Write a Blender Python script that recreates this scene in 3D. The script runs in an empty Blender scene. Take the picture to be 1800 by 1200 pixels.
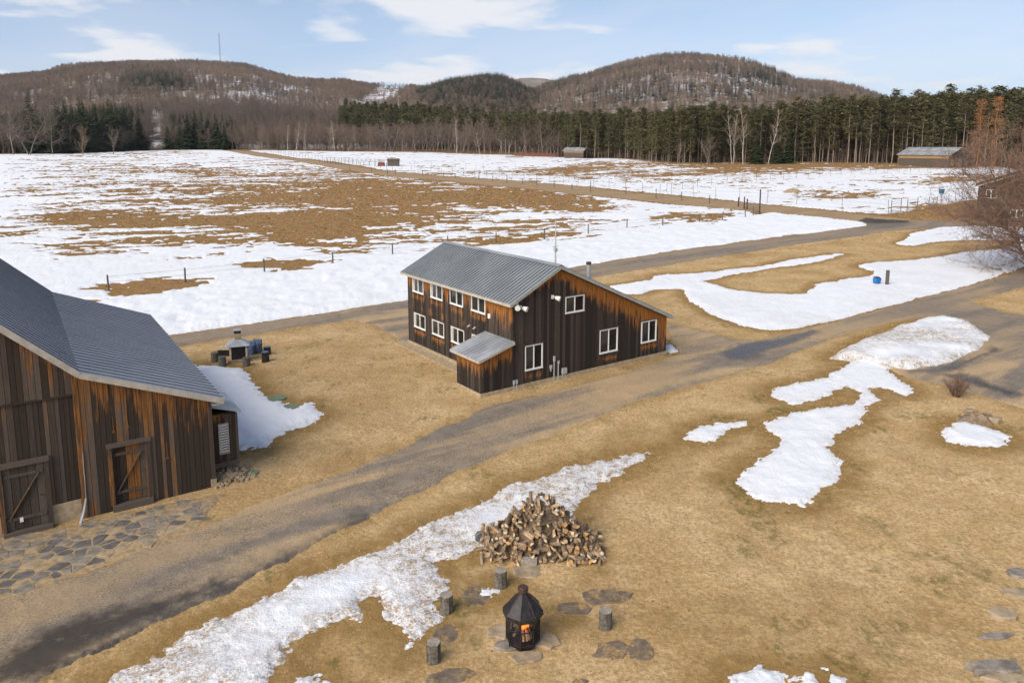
import bpy, math, random
import numpy as np
from mathutils import Matrix, Vector
random.seed(7); RNG = np.random.default_rng(11)
R = math.radians
S = bpy.context.scene
COL = S.collection

# ------------------------------------------------------------------ camera, sky, sun, exposure
FPX, CY, HCAM = 1301.18, 447.33, 13.0
TH = math.atan((CY - 255.9) / FPX)
cam = bpy.data.cameras.new('camera'); camo = bpy.data.objects.new('camera', cam); COL.objects.link(camo)
camo.location = (0, 0, HCAM); camo.rotation_euler = (math.pi/2 - TH, 0, 0)
cam.sensor_width = 36; cam.lens = FPX / 1800 * 36
cam.shift_y = -(600 - CY) / 1800
cam.clip_start = .5; cam.clip_end = 30000
S.camera = camo
SUN_EL, SUN_AZ = R(36), R(222)          # azimuth clockwise from +Y: behind the camera, to the left
W = bpy.data.worlds.new('World'); S.world = W; W.use_nodes = True
def build_world():
    nt = W.node_tree; nt.nodes.clear(); N = nt.nodes.new; L = nt.links.new
    out = N('ShaderNodeOutputWorld'); bg = N('ShaderNodeBackground')
    sky = N('ShaderNodeTexSky'); sky.sky_type = 'NISHITA'; sky.sun_disc = False
    sky.sun_elevation = SUN_EL; sky.sun_rotation = SUN_AZ
    sky.air_density = 1.0; sky.dust_density = 0.7; sky.ozone_density = 2.0; sky.altitude = 300
    tc = N('ShaderNodeTexCoord'); sep = N('ShaderNodeSeparateXYZ'); L(tc.outputs['Generated'], sep.inputs[0])
    # cloud plane projection: (x, y) / (z + k), so the cloud field goes on over the whole sky
    zz = N('ShaderNodeMath'); zz.operation = 'MAXIMUM'; zz.inputs[1].default_value = 0; L(sep.outputs[2], zz.inputs[0])
    za = N('ShaderNodeMath'); za.operation = 'ADD'; za.inputs[1].default_value = .10; L(zz.outputs[0], za.inputs[0])
    dx = N('ShaderNodeMath'); dx.operation = 'DIVIDE'; L(sep.outputs[0], dx.inputs[0]); L(za.outputs[0], dx.inputs[1])
    dy = N('ShaderNodeMath'); dy.operation = 'DIVIDE'; L(sep.outputs[1], dy.inputs[0]); L(za.outputs[0], dy.inputs[1])
    cmb = N('ShaderNodeCombineXYZ'); L(dx.outputs[0], cmb.inputs[0]); L(dy.outputs[0], cmb.inputs[1]); cmb.inputs[2].default_value = CLOUD_SEED
    def noise(scale, detail, rough, dist):
        n = N('ShaderNodeTexNoise'); n.inputs['Scale'].default_value = scale; n.inputs['Detail'].default_value = detail
        n.inputs['Roughness'].default_value = rough; n.inputs['Distortion'].default_value = dist; L(cmb.outputs[0], n.inputs['Vector']); return n
    n1 = noise(1.25, 7, .52, .2); n2 = noise(.3, 4, .55, .6)
    r1 = N('ShaderNodeMapRange'); r1.interpolation_type = 'SMOOTHSTEP'
    r1.inputs['From Min'].default_value = .50; r1.inputs['From Max'].default_value = .66; L(n1.outputs['Fac'], r1.inputs['Value'])
    r2 = N('ShaderNodeMapRange'); r2.interpolation_type = 'SMOOTHSTEP'
    r2.inputs['From Min'].default_value = .42; r2.inputs['From Max'].default_value = .68
    r2.inputs['To Max'].default_value = .3; L(n2.outputs['Fac'], r2.inputs['Value'])
    mx = N('ShaderNodeMath'); mx.operation = 'MAXIMUM'; L(r1.outputs[0], mx.inputs[0]); L(r2.outputs[0], mx.inputs[1])
    # pale veil that whitens the whole sky towards the horizon (thin high haze, all round)
    hz = N('ShaderNodeMapRange'); hz.inputs['From Min'].default_value = 0; hz.inputs['From Max'].default_value = .30
    hz.inputs['To Min'].default_value = .62; hz.inputs['To Max'].default_value = .0; L(zz.outputs[0], hz.inputs['Value'])
    veil = N('ShaderNodeMixRGB'); veil.inputs[2].default_value = (4.7, 5.6, 8.3, 1); L(hz.outputs[0], veil.inputs[0]); L(sky.outputs[0], veil.inputs[1])
    mixc = N('ShaderNodeMixRGB'); mixc.inputs[2].default_value = (7.3, 7.25, 7.45, 1)
    cf = N('ShaderNodeMath'); cf.operation = 'MULTIPLY'; cf.inputs[1].default_value = .85; L(mx.outputs[0], cf.inputs[0])
    L(cf.outputs[0], mixc.inputs[0]); L(veil.outputs[0], mixc.inputs[1])
    L(mixc.outputs[0], bg.inputs[0]); bg.inputs[1].default_value = .085
    L(bg.outputs[0], out.inputs[0])
CLOUD_SEED = 3.4
build_world()
sd = bpy.data.lights.new('sun', 'SUN'); sd.energy = 2.9; sd.angle = R(50); sd.color = (1, .915, .80)
so = bpy.data.objects.new('sun', sd); COL.objects.link(so)
sdir = Vector((math.sin(SUN_AZ)*math.cos(SUN_EL), math.cos(SUN_AZ)*math.cos(SUN_EL), math.sin(SUN_EL)))
so.rotation_euler = sdir.to_track_quat('Z', 'Y').to_euler(); so.location = (-30, -30, 60)
vs = S.view_settings; vs.view_transform = 'Standard'; vs.look = 'None'; vs.exposure = 0.6; vs.gamma = 1; vs.use_curve_mapping = False
S.cycles.max_bounces = 5; S.cycles.diffuse_bounces = 2; S.cycles.glossy_bounces = 2; S.cycles.transparent_max_bounces = 4
S.cycles.use_denoising = True

# ------------------------------------------------------------------ helpers
def softplus(t, k): return k*np.logaddexp(0, t/k)
def zt(x, y):                            # height of the land
    x = np.asarray(x, float); y = np.asarray(y, float)
    return .027*softplus(y - 100, 12) - .027*12*math.log(1+math.exp(-100/12))
def ray(X, Y):
    a = (X-900)/FPX; b = (CY-Y)/FPX
    return np.array([a, math.cos(TH)+b*math.sin(TH), -math.sin(TH)+b*math.cos(TH)])
def at(X, Y):                            # where the line of sight through a point of the photo meets the land
    d = ray(X, Y); lo, hi = 5., 2500.
    t = lo; step = 1.
    while t < hi:
        p = d*t
        if HCAM + p[2] < zt(p[0], p[1]): break
        t += step; step = max(1, t*.01)
    a, b = t-step, t
    for _ in range(30):
        m = (a+b)/2; p = d*m
        if HCAM+p[2] < zt(p[0], p[1]): b = m
        else: a = m
    p = d*b; return Vector((p[0], p[1], float(zt(p[0], p[1]))))
def px_of(x, y, z):
    z = z-HCAM; d = y*math.cos(TH)-z*math.sin(TH)
    return 900+FPX*x/d, CY-FPX*(y*math.sin(TH)+z*math.cos(TH))/d
def at_dist(X, q):                       # column X of the photo at q metres forward, on the land
    z = float(zt(0, q)) - HCAM
    x = (X-900)/FPX*(q*math.cos(TH)-z*math.sin(TH)); return Vector((x, q, z+HCAM))

def hash2(i, j, s):
    h = (i*374761393 + j*668265263 + s*974634777) & 0xffffffff
    h = ((h ^ (h >> 13))*1274126177) & 0xffffffff
    return ((h ^ (h >> 16)) & 0xffff)/65535.
def vnoise(x, y, s=0):
    x = np.asarray(x, float); y = np.asarray(y, float)
    i = np.floor(x).astype(np.int64); j = np.floor(y).astype(np.int64); u = x-i; v = y-j
    u = u*u*(3-2*u); v = v*v*(3-2*v)
    a = hash2(i, j, s); b = hash2(i+1, j, s); c = hash2(i, j+1, s); d = hash2(i+1, j+1, s)
    return (a*(1-u)+b*u)*(1-v)+(c*(1-u)+d*u)*v
def fbm(x, y, s=0, o=4, g=.5):           # about -1..1
    t = 0; a = 1; n = 0
    for k in range(o):
        t = t+a*(vnoise(x*2**k+17.3*k, y*2**k-9.1*k, s+k)*2-1); n += a; a *= g
    return t/n*1.5
def sstep(a, b, x): t = np.clip((x-a)/(b-a), 0, 1); return t*t*(3-2*t)
def in_poly(P, x, y):
    r = np.zeros(x.shape, bool); n = len(P)
    for k in range(n):
        (x0, y0), (x1, y1) = P[k], P[(k+1) % n]
        if y0 == y1: continue
        c = (y0 > y) != (y1 > y); r ^= c & (x < (x1-x0)*(y-y0)/(y1-y0)+x0)
    return r
def sdist(P, x, y, far=6.):              # signed distance in metres to a polygon, + inside
    P = np.asarray(P, float); out = np.full(x.shape, -far)
    m = (x > P[:, 0].min()-far) & (x < P[:, 0].max()+far) & (y > P[:, 1].min()-far) & (y < P[:, 1].max()+far)
    X = x[m]; Y = y[m]; d = np.full(X.shape, 1e9); n = len(P)
    for k in range(n):
        a = P[k]; b = P[(k+1) % n]; e = b-a; l = e@e
        if l == 0: continue
        t = np.clip(((X-a[0])*e[0]+(Y-a[1])*e[1])/l, 0, 1)
        d = np.minimum(d, np.hypot(X-a[0]-t*e[0], Y-a[1]-t*e[1]))
    out[m] = np.where(in_poly(P, X, Y), d, -d); return np.maximum(out, -far)
def wpoly(pts): return [tuple(at(X, Y)[:2]) for X, Y in pts]

def link(o, parent=None):
    COL.objects.link(o)
    if parent is not None: o.parent = parent
    return o
def tag(o, label=None, cat=None, group=None, kind=None):
    if label: o['label'] = label
    if cat: o['category'] = cat
    if group: o['group'] = group
    if kind: o['kind'] = kind
    return o
def empty(name, loc, rz=0, label=None, cat=None, group=None):
    o = bpy.data.objects.new(name, None); o.empty_display_size = .2; link(o)
    o.location = loc; o.rotation_euler = (0, 0, rz); return tag(o, label, cat, group)
def mesh(name, V, F, mats=None, smooth=False, attrs=None, mi=None):
    me = bpy.data.meshes.new(name)
    if isinstance(F, np.ndarray):
        V = np.asarray(V, np.float32); nv = F.shape[1]
        me.vertices.add(len(V)); me.vertices.foreach_set('co', V.ravel())
        me.loops.add(F.size); me.loops.foreach_set('vertex_index', F.astype(np.int32).ravel())
        me.polygons.add(len(F)); me.polygons.foreach_set('loop_start', np.arange(0, F.size, nv, dtype=np.int32))
        me.update(calc_edges=True)
    else:
        me.from_pydata([tuple(v) for v in V], [], F)
    for m in (mats or []): me.materials.append(m)
    if mi is not None: me.polygons.foreach_set('material_index', np.asarray(mi, np.int32))
    if smooth: me.polygons.foreach_set('use_smooth', np.ones(len(me.polygons), bool))
    for k, a in (attrs or {}).items():
        at_ = me.attributes.new(k, 'FLOAT', 'POINT'); at_.data.foreach_set('value', np.asarray(a, np.float32))
    me.update(); return me
class MB:                                # collects faces into one mesh
    def __init__(s): s.V = []; s.F = []; s.A = {}
    def add(s, V, F, **at_):
        n = len(s.V); s.V += [tuple(v) for v in V]; s.F += [tuple(i+n for i in f) for f in F]
        for k, v in at_.items(): s.A.setdefault(k, []); s.A[k] += list(v) if hasattr(v, '__len__') else [v]*len(V)
        return s
    def box(s, x0, x1, y0, y1, z0, z1, M=None, **at_):
        V = [Vector((x, y, z)) for z in (z0, z1) for x, y in ((x0, y0), (x1, y0), (x1, y1), (x0, y1))]
        if M is not None: V = [M @ v for v in V]
        return s.add(V, [(3, 2, 1, 0), (4, 5, 6, 7), (0, 1, 5, 4), (1, 2, 6, 5), (2, 3, 7, 6), (3, 0, 4, 7)], **at_)
    def tube(s, pts, rad, n=6, cap=True, **at_):
        pts = [Vector(p) for p in pts]; V = []; F = []
        rad = rad if hasattr(rad, '__len__') else [rad]*len(pts)
        for k, p in enumerate(pts):
            d = (pts[min(k+1, len(pts)-1)]-pts[max(k-1, 0)]).normalized()
            a = d.orthogonal().normalized() if abs(d.z) < .99 else Vector((1, 0, 0)); a = (a-d*a.dot(d)).normalized(); b = d.cross(a)
            V += [p+(a*math.cos(t)+b*math.sin(t))*rad[k] for t in (2*math.pi*i/n for i in range(n))]
        for k in range(len(pts)-1):
            for i in range(n): F.append((k*n+i, k*n+(i+1) % n, (k+1)*n+(i+1) % n, (k+1)*n+i))
        if cap: F.append(tuple(range(n))[::-1]); F.append(tuple(range((len(pts)-1)*n, len(pts)*n)))
        return s.add(V, F, **at_)
    def prism(s, P, z0, z1, **at_):      # polygon in x, y
        n = len(P); return s.add([(x, y, z0) for x, y in P]+[(x, y, z1) for x, y in P],
            [tuple(range(n))[::-1], tuple(range(n, 2*n))]+[(i, (i+1) % n, n+(i+1) % n, n+i) for i in range(n)], **at_)
    def bar(s, a, b, w, h, up=(0, 0, 1), **at_):
        a = Vector(a); b = Vector(b); d = b-a; l = d.length; d.normalize(); y = Vector(up).cross(d).normalized(); z = d.cross(y)
        M = Matrix((d, y, z)).transposed().to_4x4(); M.translation = a
        return s.box(0, l, -w/2, w/2, -h/2, h/2, M, **at_)
    def mesh(s, name, mat, smooth=False):
        return mesh(name, s.V, s.F, [mat] if not isinstance(mat, list) else mat, smooth, s.A)
    def build(s, name, mat, parent=None, smooth=False):
        return link(bpy.data.objects.new(name, s.mesh(name, mat, smooth)), parent)

# ------------------------------------------------------------------ materials
class NT:
    def __init__(s, name):
        s.m = bpy.data.materials.new(name); s.m.use_nodes = True; s.nt = s.m.node_tree; s.b = s.nt.nodes['Principled BSDF']
        s.tc = s.n('ShaderNodeTexCoord')
    def n(s, t): return s.nt.nodes.new(t)
    def l(s, a, b): s.nt.links.new(a, b)
    def attr(s, name): a = s.n('ShaderNodeAttribute'); a.attribute_name = name; return a.outputs['Fac']
    def noise(s, scale, detail=4, rough=.55, sc=(1, 1, 1), coord='Object', dist=0):
        mp = s.n('ShaderNodeMapping'); mp.inputs['Scale'].default_value = sc; s.l(s.tc.outputs[coord], mp.inputs[0])
        t = s.n('ShaderNodeTexNoise'); t.inputs['Scale'].default_value = scale; t.inputs['Detail'].default_value = detail
        t.inputs['Roughness'].default_value = rough; t.inputs['Distortion'].default_value = dist; s.l(mp.outputs[0], t.inputs['Vector']); return t.outputs['Fac']
    def ramp(s, v, a, b, lo=0, hi=1):
        r = s.n('ShaderNodeMapRange'); r.interpolation_type = 'SMOOTHSTEP'
        for k, x in (('From Min', a), ('From Max', b), ('To Min', lo), ('To Max', hi)): r.inputs[k].default_value = x
        s.l(v, r.inputs['Value']); return r.outputs[0]
    def math(s, op, a, b):
        m = s.n('ShaderNodeMath'); m.operation = op
        for i, x in enumerate((a, b)):
            if isinstance(x, (int, float)): m.inputs[i].default_value = x
            else: s.l(x, m.inputs[i])
        return m.outputs[0]
    def mix(s, fac, a, b, mode='MIX'):
        m = s.n('ShaderNodeMixRGB'); m.blend_type = mode
        for i, x in enumerate((fac, a, b)):
            if isinstance(x, (int, float)): m.inputs[i].default_value = x
            elif isinstance(x, tuple): m.inputs[i].default_value = (*x, 1)
            else: s.l(x, m.inputs[i])
        return m.outputs[0]
    def done(s, col, rough=.85, bump=None, dist=.02, strength=.6, spec=.3, metal=0):
        if isinstance(col, tuple): s.b.inputs['Base Color'].default_value = (*col, 1)
        else: s.l(col, s.b.inputs['Base Color'])
        if isinstance(rough, (int, float)): s.b.inputs['Roughness'].default_value = rough
        else: s.l(rough, s.b.inputs['Roughness'])
        s.b.inputs['Specular IOR Level'].default_value = spec; s.b.inputs['Metallic'].default_value = metal
        if bump is not None:
            bm = s.n('ShaderNodeBump'); bm.inputs['Distance'].default_value = dist; bm.inputs['Strength'].default_value = strength
            s.l(bump, bm.inputs['Height']); s.l(bm.outputs[0], s.b.inputs['Normal'])
        return s.m
def plain(name, col, rough=.8, var=.25, scale=3, spec=.3, metal=0, bump=0):
    t = NT(name); n = t.noise(scale, 5, .6); lo = tuple(c*(1-var) for c in col); hi = tuple(min(1, c*(1+var)) for c in col)
    return t.done(t.mix(t.ramp(n, .3, .7), lo, hi), rough, n if bump else None, bump or .01, .7, spec, metal)

def mat_ground():
    t = NT('dry_grass_ground'); fld = t.attr('field'); wet = t.attr('wet'); grn = t.attr('green')
    n1 = t.noise(.35, 5, .6); n2 = t.noise(2.2, 6, .65); n3 = t.noise(8, 4, .78); n4 = t.noise(3.4, 4, .6, (1, .7, 1)); n5 = t.noise(6.5, 2, .5)
    c = t.mix(t.ramp(n1, .32, .68), (.475, .315, .142), (.64, .455, .24))
    c = t.mix(t.ramp(n2, .42, .7, 0, .6), c, (.40, .255, .115))
    c = t.mix(fld, c, t.mix(t.ramp(n2, .3, .7), (.20, .105, .042), (.36, .205, .085)))
    c = t.mix(t.ramp(n3, .38, .54, .62, 0), c, (.29, .175, .072))
    c = t.mix(t.ramp(n3, .54, .68, 0, .45), c, (.82, .66, .42))
    c = t.mix(t.ramp(n4, .64, .74, 0, .55), c, (.22, .14, .05)); c = t.mix(t.ramp(n5, .69, .74, 0, .8), c, (.11, .07, .028))
    c = t.mix(t.math('MULTIPLY', wet, t.ramp(n2, .2, .6, .55, 1)), c, (.27, .158, .052))
    c = t.mix(t.math('MULTIPLY', grn, t.ramp(n4, .4, .62)), c, (.085, .092, .022))
    return t.done(c, .95, t.math('ADD', n3, n4), .05, .8, .1)
def mat_snow():
    t = NT('old_snow'); d = t.attr('dirt'); n1 = t.noise(3.5, 6, .65); n2 = t.noise(14, 4, .7); n3 = t.noise(.8, 5, .6)
    c = t.mix(t.ramp(n3, .3, .7), (.80, .82, .86), (.87, .88, .90))
    f = t.math('MULTIPLY', d, t.ramp(t.math('ADD', t.math('MULTIPLY', n1, .6), t.math('MULTIPLY', n2, .4)), .42, .62))
    c = t.mix(f, c, (.30, .19, .095)); c = t.mix(t.math('MULTIPLY', d, .22), c, (.5, .42, .32))
    return t.done(c, .75, t.math('ADD', n1, t.math('MULTIPLY', n2, .5)), .10, .55, .25)
def mat_asphalt(name, sandy=1.0, base=(.185, .152, .120)):
    t = NT(name); ang = -.62
    mp = t.n('ShaderNodeMapping'); mp.inputs['Rotation'].default_value = (0, 0, ang); t.l(t.tc.outputs['Object'], mp.inputs[0])
    mp2 = t.n('ShaderNodeMapping'); mp2.inputs['Scale'].default_value = (.16, .95, 1); t.l(mp.outputs[0], mp2.inputs[0])
    s = t.n('ShaderNodeTexNoise'); s.inputs['Scale'].default_value = .55; s.inputs['Detail'].default_value = 7; s.inputs['Roughness'].default_value = .58; s.inputs['Distortion'].default_value = .5
    t.l(mp2.outputs[0], s.inputs['Vector']); n2 = t.noise(16, 4, .85); n3 = t.noise(1.3, 5, .6)
    c = t.mix(t.ramp(n2, .3, .7), tuple(x*.6 for x in base), tuple(x*1.4 for x in base))
    c = t.mix(t.ramp(n3, .35, .7, 0, .5), c, tuple(x*1.5 for x in base))
    sand = t.mix(t.ramp(n2, .3, .7), (.36, .245, .13), (.56, .40, .225))
    c = t.mix(t.math('MULTIPLY', t.attr('sand'), t.ramp(t.math('ADD', s.outputs['Fac'], t.math('MULTIPLY', t.math('SUBTRACT', n2, .5), .55)), .37, .60, 0, sandy)), c, sand)
    w = t.math('MULTIPLY', t.attr('wetroad'), t.ramp(n3, .2, .4)); c = t.mix(w, c, (.055, .05, .046))
    rg = t.ramp(w, 0, 1, .92, .22)
    cr = t.n('ShaderNodeTexVoronoi'); cr.feature = 'DISTANCE_TO_EDGE'; cr.inputs['Scale'].default_value = .22
    mpv = t.n('ShaderNodeVectorMath'); mpv.operation = 'ADD'; t.l(t.tc.outputs['Object'], mpv.inputs[0])
    nz = t.n('ShaderNodeTexNoise'); nz.inputs['Scale'].default_value = 1.2; nz.inputs['Detail'].default_value = 4; t.l(t.tc.outputs['Object'], nz.inputs['Vector'])
    t.l(nz.outputs['Color'], mpv.inputs[1]); t.l(mpv.outputs[0], cr.inputs['Vector'])
    c = t.mix(t.ramp(cr.outputs['Distance'], 0, .006, .22, 0), c, (.05, .043, .037))
    return t.done(c, rg, n2, .02, .7, .3)
def mat_boards(name, dark, grey, amber, gr=.35):
    t = NT(name); a = t.attr('amber'); r = t.attr('rnd')
    g1 = t.noise(1, 6, .65, (26, 26, 1.1)); g2 = t.noise(1, 5, .7, (70, 70, 3.2)); blot = t.noise(1, 4, .6, (5, 5, .9))
    c = t.mix(t.ramp(t.math('ADD', t.math('MULTIPLY', r, .6), t.math('MULTIPLY', g1, .5)), .35, .85, 0, gr*2), dark, grey)
    c = t.mix(t.ramp(g2, .45, .75, 0, .5), c, tuple(x*.35 for x in dark))
    am = t.math('ADD', a, t.math('MULTIPLY', t.math('SUBTRACT', blot, .5), 1.6)); am = t.math('ADD', am, t.math('MULTIPLY', t.math('SUBTRACT', g1, .5), .9))
    am = t.math('ADD', am, t.math('MULTIPLY', t.math('SUBTRACT', r, .5), .25))
    ac = t.mix(t.ramp(g1, .3, .75), tuple(x*.45 for x in amber), tuple(min(1, x*1.35) for x in amber))
    c = t.mix(t.ramp(am, .38, .85, 0, .95), c, ac)
    c = t.mix(t.ramp(g2, .3, .48, .45, 0), c, (.012, .01, .009))
    return t.done(c, .88, t.math('ADD', g1, t.math('MULTIPLY', g2, .6)), .012, .8, .2)
def mat_roof(name, col, streak=.18):
    t = NT(name); n = t.noise(1, 5, .6, (.5, .5, .5)); s = t.noise(1, 4, .6, (6, .5, .5)); n3 = t.noise(9, 4, .7)
    c = t.mix(t.ramp(n, .3, .7), tuple(x*(1-streak) for x in col), tuple(x*(1+streak) for x in col))
    c = t.mix(t.ramp(s, .55, .8, 0, .35), c, tuple(x*.7 for x in col))
    return t.done(c, t.ramp(n3, .3, .7, .38, .6), None, spec=.5, metal=.35)
def wn_(t):
    g = t.n('ShaderNodeNewGeometry'); n = t.n('ShaderNodeTexNoise'); n.inputs['Scale'].default_value = .011; n.inputs['Detail'].default_value = 5; n.inputs['Roughness'].default_value = .65; t.l(g.outputs['Position'], n.inputs['Vector']); return n.outputs['Fac']
def mat_foliage(name, a, b, rough=.8, attr=True, wn=None):
    t = NT(name); n = t.noise(.6, 3, .6); r = t.n('ShaderNodeObjectInfo').outputs['Random']
    f = t.math('ADD', t.math('MULTIPLY', n, .7), t.math('MULTIPLY', r, .4))
    c = t.mix(t.ramp(f, .2, .9), a, b)
    if attr: c = t.mix(t.math('MULTIPLY', t.attr('rnd'), .5), c, tuple(min(1, x*1.5) for x in b))
    if wn: c = t.mix(t.ramp(wn_(t), .38, .64, 0, .75), c, wn)
    return t.done(c, rough, spec=.15)
def slab_mat():
    t = NT('sunken_stone'); n1 = t.noise(4, 5, .6); n2 = t.noise(2.2, 6, .7); n3 = t.noise(13, 5, .8)
    c = t.mix(t.ramp(n1, .3, .7), (.12, .09, .065), (.23, .175, .125)); c = t.mix(t.ramp(n2, .48, .62, 0, .85), c, t.mix(t.ramp(n3, .4, .6), (.25, .145, .05), (.52, .36, .17)))
    return t.done(c, .95, n3, .02, .6, .15)
M = {}
M['ground'] = mat_ground(); M['snow'] = mat_snow(); M['asphalt'] = mat_asphalt('sanded_asphalt'); M['dirt'] = mat_asphalt('dirt_track', 1.0, (.27, .185, .10))
M['house_wood'] = mat_boards('weathered_house_boards', (.031, .024, .020), (.115, .09, .073), (.38, .15, .033), .27)
M['barn_wood'] = mat_boards('weathered_barn_boards', (.050, .036, .027), (.15, .118, .094), (.29, .125, .036), .42)
M['house_roof'] = mat_roof('house_roof_metal', (.285, .31, .325)); M['barn_roof'] = mat_roof('barn_roof_metal', (.40, .415, .45), .08); M['seam_shade'] = plain('shade_toned_barn_seam', (.17, .18, .20), .55, .15, 3, .4, .3); M['hseam_shade'] = plain('shade_toned_house_seam', (.17, .18, .185), .55, .15, 3, .4, .3); M['galv'] = mat_roof('galvanised_metal', (.42, .44, .46), .3)  # both seam colours are darkened to paint in the shading of the ribs
M['trim'] = plain('aged_fascia_paint', (.44, .40, .34), .7, .15, 4); M['housetrim'] = plain('grey_fascia', (.33, .33, .31), .6, .15, 4)
M['white'] = plain('white_frame', (.78, .77, .73), .5, .06, 6); M['grey'] = plain('grey_conduit', (.42, .42, .41), .55, .1, 8)
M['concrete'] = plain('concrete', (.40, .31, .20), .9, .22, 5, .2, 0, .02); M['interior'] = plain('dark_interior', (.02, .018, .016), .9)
t = NT('window_glass'); nn = t.noise(.9, 2, .5); M['glass'] = t.done(t.mix(t.ramp(nn, .4, .6), (.012, .014, .016), (.04, .042, .042)), .06, spec=.6)
M['curtain'] = plain('curtain', (.45, .43, .38), .9, .1, 8)
M['log_bark'] = plain('log_bark', (.19, .135, .09), .9, .5, 12, .15, 0, .03); M['log_split'] = plain('split_wood', (.50, .36, .215), .85, .4, 9, .15, 0, .02)
M['log_end'] = plain('cut_log_end', (.48, .27, .10), .8, .35, 14); M['log_grey'] = plain('grey_wood', (.30, .215, .135), .9, .4, 10, .15, 0, .02); M['log_pale'] = plain('pale_split_wood', (.60, .48, .33), .85, .3, 9)
M['stump'] = plain('grey_stump_bark', (.13, .115, .095), .9, .45, 11, .15, 0, .03); M['stumptop'] = plain('grey_stump_top', (.30, .26, .21), .9, .3, 12)
M['iron'] = plain('black_iron', (.028, .025, .026), .5, .5, 6, .5, .4, .004); M['rust'] = plain('rusty_iron', (.075, .045, .038), .75, .4, 9, .3, .2)
M['stone'] = plain('flagstone', (.23, .20, .165), .85, .35, 3.2, .25, 0, .02); M['stone2'] = plain('warm_flagstone', (.34, .26, .17), .9, .3, 3, .2, 0, .02); M['stone3'] = plain('dark_flagstone', (.14, .13, .12), .75, .3, 3, .3, 0, .02)
M['sandbed'] = plain('sandy_joint', (.36, .26, .15), .95, .25, 5, .1, 0, .03); M['slabdark'] = slab_mat()
M['lidgreen'] = plain('green_plastic', (.16, .21, .12), .6, .15, 5); M['blue'] = plain('blue_plastic', (.02, .16, .42), .45, .15, 4); M['bluegrey'] = plain('faded_blue', (.10, .14, .22), .6, .25, 6)
M['teal'] = plain('teal_plastic', (.03, .11, .17), .5, .2, 4); M['post'] = plain('grey_post', (.115, .095, .078), .9, .3, 9); M['wire'] = plain('fence_wire', (.16, .16, .16), .6); M['redpaint'] = plain('red_paint', (.19, .055, .042), .7, .3, 3)
M['shedwood'] = plain('shed_boards', (.10, .08, .062), .9, .35, 3); M['shedtan'] = plain('shed_tan_boards', (.38, .24, .11), .9, .25, 2); M['brown'] = plain('brown_siding', (.062, .036, .026), .85, .15, 2)
M['bark'] = plain('tree_bark', (.19, .155, .13), .9, .3, 2); M['birchbark'] = plain('birch_bark', (.44, .40, .34), .85, .3, 1.4); M['pinebark'] = plain('pine_bark', (.27, .205, .16), .9, .3, 1)
M['twig'] = mat_foliage('bare_twigs', (.165, .118, .086), (.27, .195, .142), wn=(.125, .102, .090)); M['redtwig'] = mat_foliage('red_twigs', (.125, .078, .056), (.20, .125, .088)); M['larchtwig'] = mat_foliage('larch_twigs', (.26, .115, .045), (.36, .18, .08))
M['paletwig'] = mat_foliage('pale_twigs', (.24, .175, .12), (.34, .26, .18)); M['pine'] = mat_foliage('pine_needles', (.056, .056, .026), (.112, .100, .044)); M['spruce'] = mat_foliage('spruce_needles', (.024, .036, .016), (.055, .070, .028))
M['conic'] = mat_foliage('far_conifer', (.03, .04, .028), (.06, .072, .042)); M['tuft'] = mat_foliage('dry_grass_blades', (.20, .115, .042), (.60, .43, .20)); M['tower'] = plain('tower_steel', (.22, .2, .2), .6)
t = NT('flame'); t.b.inputs['Base Color'].default_value = (.8, .2, .02, 1); t.b.inputs['Emission Color'].default_value = (1, .22, .03, 1); t.b.inputs['Emission Strength'].default_value = 1.7; M['flame'] = t.m
t = NT('forest_floor'); n1 = t.noise(.02, 6, .7); n2 = t.noise(.12, 5, .65, (1, 1, .3)); c = t.mix(t.ramp(n2, .35, .65), (.15, .11, .08), (.25, .19, .14))
M['hill'] = t.done(t.mix(t.math('MULTIPLY', t.attr('snowy'), t.ramp(t.math('ADD', n1, t.math('MULTIPLY', n2, .7)), .8, .92)), c, (.72, .73, .77)), .95)

# ------------------------------------------------------------------ the land: ground, roads, snow
edge = [(-250,272),(0,272),(120,271),(200,268),(250,265),(262,264),(290,264),(330,264),(400,264),(480,264.5),(600,266),(750,269),(880,273),(1000,277),(1080,280),(1190,290),(1300,287),(1400,286),(1560,291),(1700,294),(1850,297),(2100,300)]
def edge_q(X): return at(X, float(np.interp(X, [e[0] for e in edge], [e[1] for e in edge]))).y
EQ = np.array([(X, edge_q(X)) for X in range(-300, 2140, 20)]); EDGEX, EDGEQ = EQ[:, 0], EQ[:, 1]
HAZ = .6213; NH = Vector((.041, 38.342, 0)); BB = Vector((-11.492, 27.056, 0))
UU = Vector((math.cos(HAZ), math.sin(HAZ), 0)); VV = Vector((-math.sin(HAZ), math.cos(HAZ), 0))
HW, HL, HE, HR, HP, HU = 11.837, 11.84, 4.81, 2.42, 6.353, 3.023
tr = np.concatenate([16913/np.arange(1320, 200, -2.6), np.geomspace(85, 530, 290)])
tcx = np.linspace(-1.0, 1.0, 720)
QQ, TT = np.meshgrid(tr, tcx, indexing='ij'); GY = QQ
ZB = zt(0*QQ, QQ); GX = TT*(QQ*math.cos(TH)-(ZB-HCAM)*math.sin(TH))
PX, PY = px_of(GX, GY, ZB)
NR, NC = GX.shape
def house_uv(x, y, o): dx = x-o[0]; dy = y-o[1]; return dx*UU[0]+dy*UU[1], dx*VV[0]+dy*VV[1]
hu, hv = house_uv(GX, GY, NH); bu, bv = house_uv(GX, GY, BB)
nearb = np.minimum(np.hypot(np.clip(np.abs(hu-5.5)-7.5, 0, 99), np.clip(np.abs(hv-6)-6.5, 0, 99)), np.hypot(np.clip(np.abs(bu+7)-8, 0, 99), np.clip(np.abs(bv-7)-9, 0, 99)))
calm = sstep(0, 4, nearb)
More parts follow.
